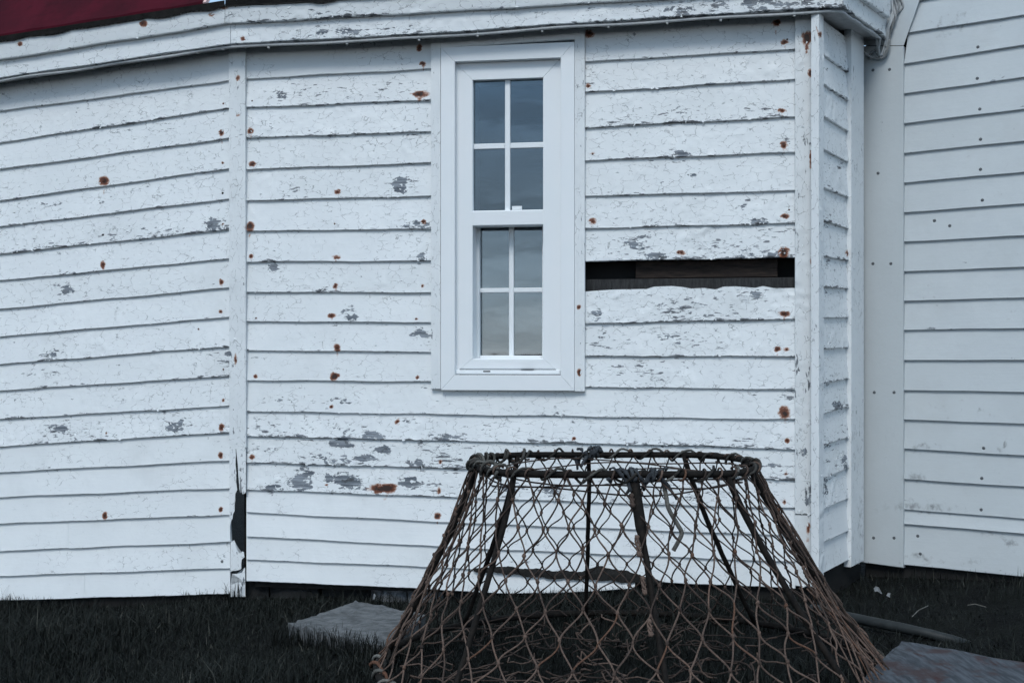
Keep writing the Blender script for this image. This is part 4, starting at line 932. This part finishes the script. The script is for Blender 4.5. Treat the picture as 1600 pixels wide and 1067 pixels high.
for (i, j), p in node.items():
    if j in (0,): continue
    if rt.random() < 0.92: m.blob(p, 0.0047, 0.0047, 0.0066, a=min(1.1, max(0, rt.gauss(0.45, 0.25))), seed=rt.randrange(9999), nu=6, nv=4)
# doubled, bunched strands over the left and right bars
for (ang, cnt, spread) in ((160, 5, .08), (-160, 2, .05), (12, 6, .10), (-20, 3, .06)):
    for _ in range(cnt):
        t0 = math.radians(ang) + rt.gauss(0, spread); P_ = []; s0 = rt.uniform(0, .25); s1 = rt.uniform(.55, 1.0); dr = rt.gauss(0, .12); ph = rt.uniform(0, 6)
        for s_ in np.linspace(s0, s1, 12): P_.append(cone(t0 + dr * (s_ - s0) + 0.02 * math.sin(14 * s_ + ph), s_, 0.008 + 0.006 * math.sin(9 * s_ + ph)))
        m.tube(P_, 0.0022, 5, a=min(1.2, max(0, rt.gauss(.45, .25))), cap=False)
for (ang, cnt, spread, sa, sb) in ((-24, 10, .14, .45, 1.0), (2, 5, .12, .5, 1.0), (168, 6, .12, .55, .95)):     # slack twine gathered low on the sides
    for _ in range(cnt):
        t0 = math.radians(ang) + rt.gauss(0, spread); dr = rt.gauss(0, .35); ph = rt.uniform(0, 6); P_ = []
        for s_ in np.linspace(sa + rt.uniform(0, .2), sb - rt.uniform(0, .12), 12): P_.append(cone(t0 + dr * (s_ - sa) + 0.03 * math.sin(11 * s_ + ph), s_, -0.012 + 0.016 * math.sin(8 * s_ + ph)))
        m.tube(P_, 0.0019, 5, a=min(1.25, max(0, rt.gauss(.75, .3))), cap=False)
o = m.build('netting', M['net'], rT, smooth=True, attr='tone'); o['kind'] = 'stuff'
# netting of the trap floor, slack on the ground
m = MB(); fl = {}
KR = 9
for j in range(KR + 1):
    for i in range(34):
        th = 2 * math.pi * (i + 0.5 * (j % 2)) / 34; r = 0.10 + (RBm - 0.12) * j / KR
        x = BC[0] + r * math.cos(th) + rt.gauss(0, .022); y = BC[1] + r * math.sin(th) + rt.gauss(0, .022)
        fl[(i, j)] = (x, y, float(ground_z(x, y)) + 0.022 + abs(rt.gauss(0, .022)) + 0.03 * max(0, math.sin(3 * th)) * (j / KR))
for j in range(KR):
    for i in range(34):
        for q_ in ([(i, j + 1), ((i - 1) % 34, j + 1)] if j % 2 == 0 else [(i, j + 1), ((i + 1) % 34, j + 1)]):
            if rt.random() < .24: strand(m, fl[(i, j)], fl[q_], 0.0022, min(1.3, max(0, rt.gauss(.12, .25))), 0.012, 6)
for _ in range(40):
    th = rt.uniform(0, 6.283); r = rt.uniform(.15, .62); x = BC[0] + r * math.cos(th); y = BC[1] + r * math.sin(th); P_ = []; dx, dy = rt.gauss(0, .03), rt.gauss(0, .02); z = float(ground_z(x, y)) + rt.uniform(.02, .08)
    for i in range(9):
        P_.append((x, y, z)); x += dx; y += dy; z = max(float(ground_z(x, y)) + .012, z + rt.gauss(0, .010)); dx += rt.gauss(0, .010); dy += rt.gauss(0, .010)
        if (x - BC[0]) ** 2 + (y - BC[1]) ** 2 > 0.62 ** 2: break
    if len(P_) > 3: m.tube(P_, 0.002, 5, a=min(1.2, max(0, rt.gauss(.2, .25))), cap=False)
o = m.build('floor_netting', M['net'], rT, smooth=True, attr='tone'); o['kind'] = 'stuff'
# cords across the mouth
m = MB()
for q_ in range(3):
    P_ = []
    for i in range(48):
        th = 2 * math.pi * i / 48; r = RT - 0.014 - 0.012 * q_ + 0.004 * math.sin(5 * th + q_); P_.append((TC[0] + r * math.cos(th), TC[1] + r * math.sin(th), ZT - 0.018 - 0.012 * q_ + 0.007 * math.sin(4 * th + 2 * q_)))
    m.tube(P_, 0.0021, 5, a=.15, closed=True)
o = m.build('mouth_cord', M['net'], rT, smooth=True, attr='tone')
# rope lashed in a spiral round the hoops
def lashing(s_level, R_, turns, th0, th1, rr_, gap, tones, seed, name):
    r2 = random.Random(seed); m = MB(); n = int(turns * 12); P_ = []
    for i in range(n + 1):
        t = i / n; th = th0 + (th1 - th0) * t; c = cone(th, s_level); an = 2 * math.pi * turns * t; lo = gap * (1 + 0.45 * math.sin(5.3 * t * turns + seed) ** 2 + r2.uniform(-.1, .1))
        rad = np.array([math.cos(th), math.sin(th), 0]); P_.append(c + rad * lo * math.cos(an) + np.array([0, 0, 1]) * lo * math.sin(an))
    ch = 8
    for i in range(0, n - 1, ch):
        m.tube(P_[i:i + ch + 1], rr_, 6, a=max(0, min(1.2, r2.gauss(*tones))), cap=True)
    o = m.build(name, M['rope'], rT, smooth=True, attr='tone')
lashing(0, RT, 24, 0.3, 0.3 + 2 * math.pi, 0.0034, 0.0115, (.14, .22), 3, 'hoop_lashing')
lashing(0, RT, 8, 2.2, 3.8, 0.0040, 0.0135, (.16, .18), 4, 'hoop_lashing')
lashing(1, RBm, 9, -0.75, 0.30, 0.0050, 0.0135, (.45, .34), 5, 'base_lashing'); lashing(1, RBm, 6, 2.95, 3.75, 0.0045, 0.0125, (.45, .34), 6, 'base_lashing')
# net loops tied over the top hoop
m = MB()
for i in range(NN):
    p = node[(i, 0)]; th = math.atan2(p[1] - TC[1], p[0] - TC[0]); rad = np.array([math.cos(th), math.sin(th), 0]); c = cone(th, 0); P_ = []
    for a_ in np.linspace(-2.2, 2.6, 8): P_.append(c + rad * 0.0125 * math.cos(a_) + np.array([0, 0, 1]) * 0.0125 * math.sin(a_) + np.array([-math.sin(th), math.cos(th), 0]) * 0.004 * a_)
    m.tube(P_, 0.0026, 5, a=min(1.2, max(0, rt.gauss(.4, .4))))
o = m.build('net_loop', M['net'], rT, smooth=True, attr='tone'); o['kind'] = 'stuff'
# rag knots on the front and back of the hoop
def rag(th, seed, size, name):
    r2 = random.Random(seed); m = MB(); c = cone(th, 0)
    tg = np.array([-math.sin(th), math.cos(th), 0]); rad = np.array([math.cos(th), math.sin(th), 0])
    for q_ in range(10):
        P_ = []; ph = r2.uniform(0, 6.28); off = r2.uniform(-1, 1) * size; sk = r2.uniform(-1.2, 1.2) * size; el = r2.uniform(.7, 1.25); tr_ = r2.uniform(3.5, 6.6)
        for i in range(14):
            an = ph + i / 13 * tr_; rr_ = 0.0105 + 0.005 * r2.random()
            P_.append(c + tg * (off + (i / 13 - .5) * sk) + rad * rr_ * math.cos(an) + np.array([0, 0, 1]) * (rr_ * el * math.sin(an) + 0.003))
        m.tube(P_, [0.0042 * r2.uniform(.5, 1.5) for _ in P_], 6)
    for q_ in range(4):
        p = c + tg * r2.uniform(-size, size); P_ = [p]; v = np.array([r2.gauss(0, .006), r2.gauss(0, .006), -.011])
        for i in range(r2.randint(3, 6)): P_.append(P_[-1] + v + np.array([r2.gauss(0, .003), r2.gauss(0, .003), 0]))
        m.tube(P_, [0.006 * (1 - .12 * i) for i in range(len(P_))], 6)
    o = m.build(name, M['cloth'], rT, smooth=True)
rag(math.radians(-86), 8, 0.050, 'rag_knot'); rag(math.radians(98), 9, 0.034, 'rag_knot')
# loose rope end hanging inside, a twist of twine down the front bar
def spline(P_, k=6):
    P_ = [Vector(tuple(p)) for p in P_]; Q = []
    for i in range(len(P_) - 1):
        p0, p1, p2, p3 = [P_[min(max(i + q_, 0), len(P_) - 1)] for q_ in (-1, 0, 1, 2)]
        for s_ in range(k):
            t = s_ / k; Q.append(0.5 * ((2 * p1) + (-p0 + p2) * t + (2 * p0 - 5 * p1 + 4 * p2 - p3) * t * t + (-p0 + 3 * p1 - 3 * p2 + p3) * t ** 3))
    Q.append(P_[-1]); return [tuple(q_) for q_ in Q]
def atY(px, py, Y): return ((px - CX) / F * Y, Y, EYE - (py - HZ) / F * Y)
m = MB(); m.tube(spline([atY(1036, 752, 2.97), atY(1041, 775, 2.95), atY(1045, 795, 2.93), atY(1058, 818, 2.92), atY(1065, 832, 2.92), atY(1060, 845, 2.92), atY(1052, 860, 2.92)]), 0.0052, 7, a=.45); m.build('rope_end', M['rope'], rT, smooth=True, attr='tone')
r2 = random.Random(77)
for (ya, yb, tn) in ((784, 806, .15), (868, 904, .65), (946, 976, .6), (1026, 1052, .65)):
    m = MB()
    for q_ in range(3):
        P_ = []; ph = q_ * 2.1
        for i in range(14):
            t = i / 13; s_ = ((ya + (yb - ya) * t) - 745) / 480.0
            P_.append(cone(math.radians(-88.5), max(0, s_), 0.0085) + np.array([0.0035 * math.cos(5 * t + ph) - 0.004 + r2.uniform(-.001, .001), 0.0035 * math.sin(5 * t + ph), 0]))
        m.tube(P_, [0.0024 * r2.uniform(.8, 1.25) for _ in P_], 5, a=tn)
    for t in (0.0, 0.9): m.blob(cone(math.radians(-88.5), ((ya + (yb - ya) * t) - 745) / 480.0, 0.009) + np.array([-0.004, 0, 0]), 0.0062, 0.0058, 0.0062, a=tn, seed=int(ya), rough=.3)
    o = m.build('twine_seizing', M['net'], rT, smooth=True, attr='tone'); o['kind'] = 'stuff'

# ------------------------------------------------------------------ grass
def in_quad(x, y, q4):
    s_ = None
    for i in range(4):
        a_, b_ = q4[i], q4[(i + 1) % 4]; c_ = (b_[0] - a_[0]) * (y - a_[1]) - (b_[1] - a_[1]) * (x - a_[0])
        if s_ is None: s_ = c_ > 0
        elif (c_ > 0) != s_: return False
    return True
def front_of_walls(x, y, m_=0.0):
    p = np.array([x, y])
    for pl in (WA, WB):
        if pl is WA and x > WA.w(WA.L, 0, 0)[0]: continue
        if pl is WB and (x < WB.p0[0] or x > pB1[0]): continue
        if (p - pl.p0) @ pl.n < m_: return False
    if x >= pB1[0]:
        if (p - WE.p0) @ WE.n < m_: return False
        if x < 1.274 and (p - WC.p0) @ WC.n < m_: return False
    return True
NB = 76000
rg = np.random.default_rng(12); V = []; Fc = []; A = []
cnt = 0
for i in range(NB * 2):
    if cnt >= NB: break
    y = 2.35 + (4.9 - 2.35) * rg.random() ** 0.85; half = 0.58 * y + 0.15; x = rg.uniform(-half, half)
    if not front_of_walls(x, y, 0.005): continue
    cl = math.sin(3.1 * x + 1.7 * y) + math.sin(5.3 * y - 2.9 * x + 1)
    if in_quad(x, y, sl1) or in_quad(x, y, sl2): continue
    wall_near = (y > 4.3)
    trapin = (x - BC[0]) ** 2 + (y - BC[1]) ** 2 < .62 ** 2
    if trapin and rg.random() < .55: continue
    if x > 0.7 and y > 3.3 and rg.random() < .72: continue
    cnt += 1
    h = abs(rg.normal(0.022, 0.010)) * (1 + 0.35 * cl) + 0.007
    if rg.random() < 0.02: h *= 1.9
    a_ = rg.uniform(0, 6.283); lean = abs(rg.normal(0.0, 0.85)) * h; w_ = rg.uniform(.0009, .0019)
    z = float(ground_z(x, y)) - 0.004; dx, dy = math.cos(a_), math.sin(a_); pxx, pyy = -dy, dx; b = len(V)
    for t, ww in ((0, 1), (.5, .8)):
        ox, oy = dx * lean * t * t, dy * lean * t * t
        V.append((x + ox + pxx * w_ * ww, y + oy + pyy * w_ * ww, z + h * t)); V.append((x + ox - pxx * w_ * ww, y + oy - pyy * w_ * ww, z + h * t))
    V.append((x + dx * lean, y + dy * lean, z + h)); Fc += [(b, b + 1, b + 3, b + 2), (b + 2, b + 3, b + 4)]
    tone = rg.random() * .9 if rg.random() > .05 else rg.uniform(.92, 1.0); A += [tone] * 5
# longer tufts in front of the slab and along the foot of the walls
def tuft(x, y, n, hh, spread, tone=0.2):
    for _ in range(n):
        gx, gy = x + rg.normal(0, spread), y + rg.normal(0, spread * .6)
        if not front_of_walls(gx, gy, 0.01): continue
        a_ = rg.uniform(0, 6.283); h = hh * rg.uniform(.5, 1.1); lean = h * abs(rg.normal(0, .35)); w_ = rg.uniform(.0010, .0020); z = float(ground_z(gx, gy)) - .004; dx, dy = math.cos(a_), math.sin(a_); b = len(V)
        for t, ww in ((0, 1), (.4, .9), (.75, .6)):
            ox, oy = dx * lean * t * t, dy * lean * t * t
            V.append((gx + ox - dy * w_ * ww, gy + oy + dx * w_ * ww, z + h * t)); V.append((gx + ox + dy * w_ * ww, gy + oy - dx * w_ * ww, z + h * t))
        V.append((gx + dx * lean, gy + dy * lean, z + h)); Fc.extend([(b, b + 1, b + 3, b + 2), (b + 2, b + 3, b + 5, b + 4), (b + 4, b + 5, b + 6)]); A.extend([rg.uniform(0, tone)] * 7)
p0 = np.array(sl1[0]); p1 = np.array(sl1[1])
for t in np.linspace(-.1, 1.1, 30):
    q_ = p0 + (p1 - p0) * t; tuft(q_[0] - .005, q_[1] - .01, 16, 0.070, .022)
for u in np.linspace(-0.8, WA.L, 40):
    w_ = WA.w(u, 0, 0.03 + rg.random() * .03); tuft(w_[0], w_[1], 6, 0.05, .03)
w_ = WB.w(0.0, 0, 0.04); tuft(w_[0], w_[1], 26, .085, .022, .3)
for (px, py, n_, hh) in ((195, 1010, 10, .11), (200, 985, 6, .12), (360, 980, 6, .09), (130, 995, 6, .09), (560, 1040, 8, .09), (1560, 965, 10, .10), (1600, 960, 10, .11), (950, 1010, 16, .10), (250, 930, 8, .06), (470, 915, 4, .13), (410, 905, 3, .1)):
    q_ = on_ground(px, py, -.02); tuft(q_[0], q_[1], n_, hh, .025, .95)
gr = build('grass', V, Fc, M['grass'], None, attrs={'tone': A}); tag(gr, 'short dark grass in front of the white walls', 'grass', kind='stuff')
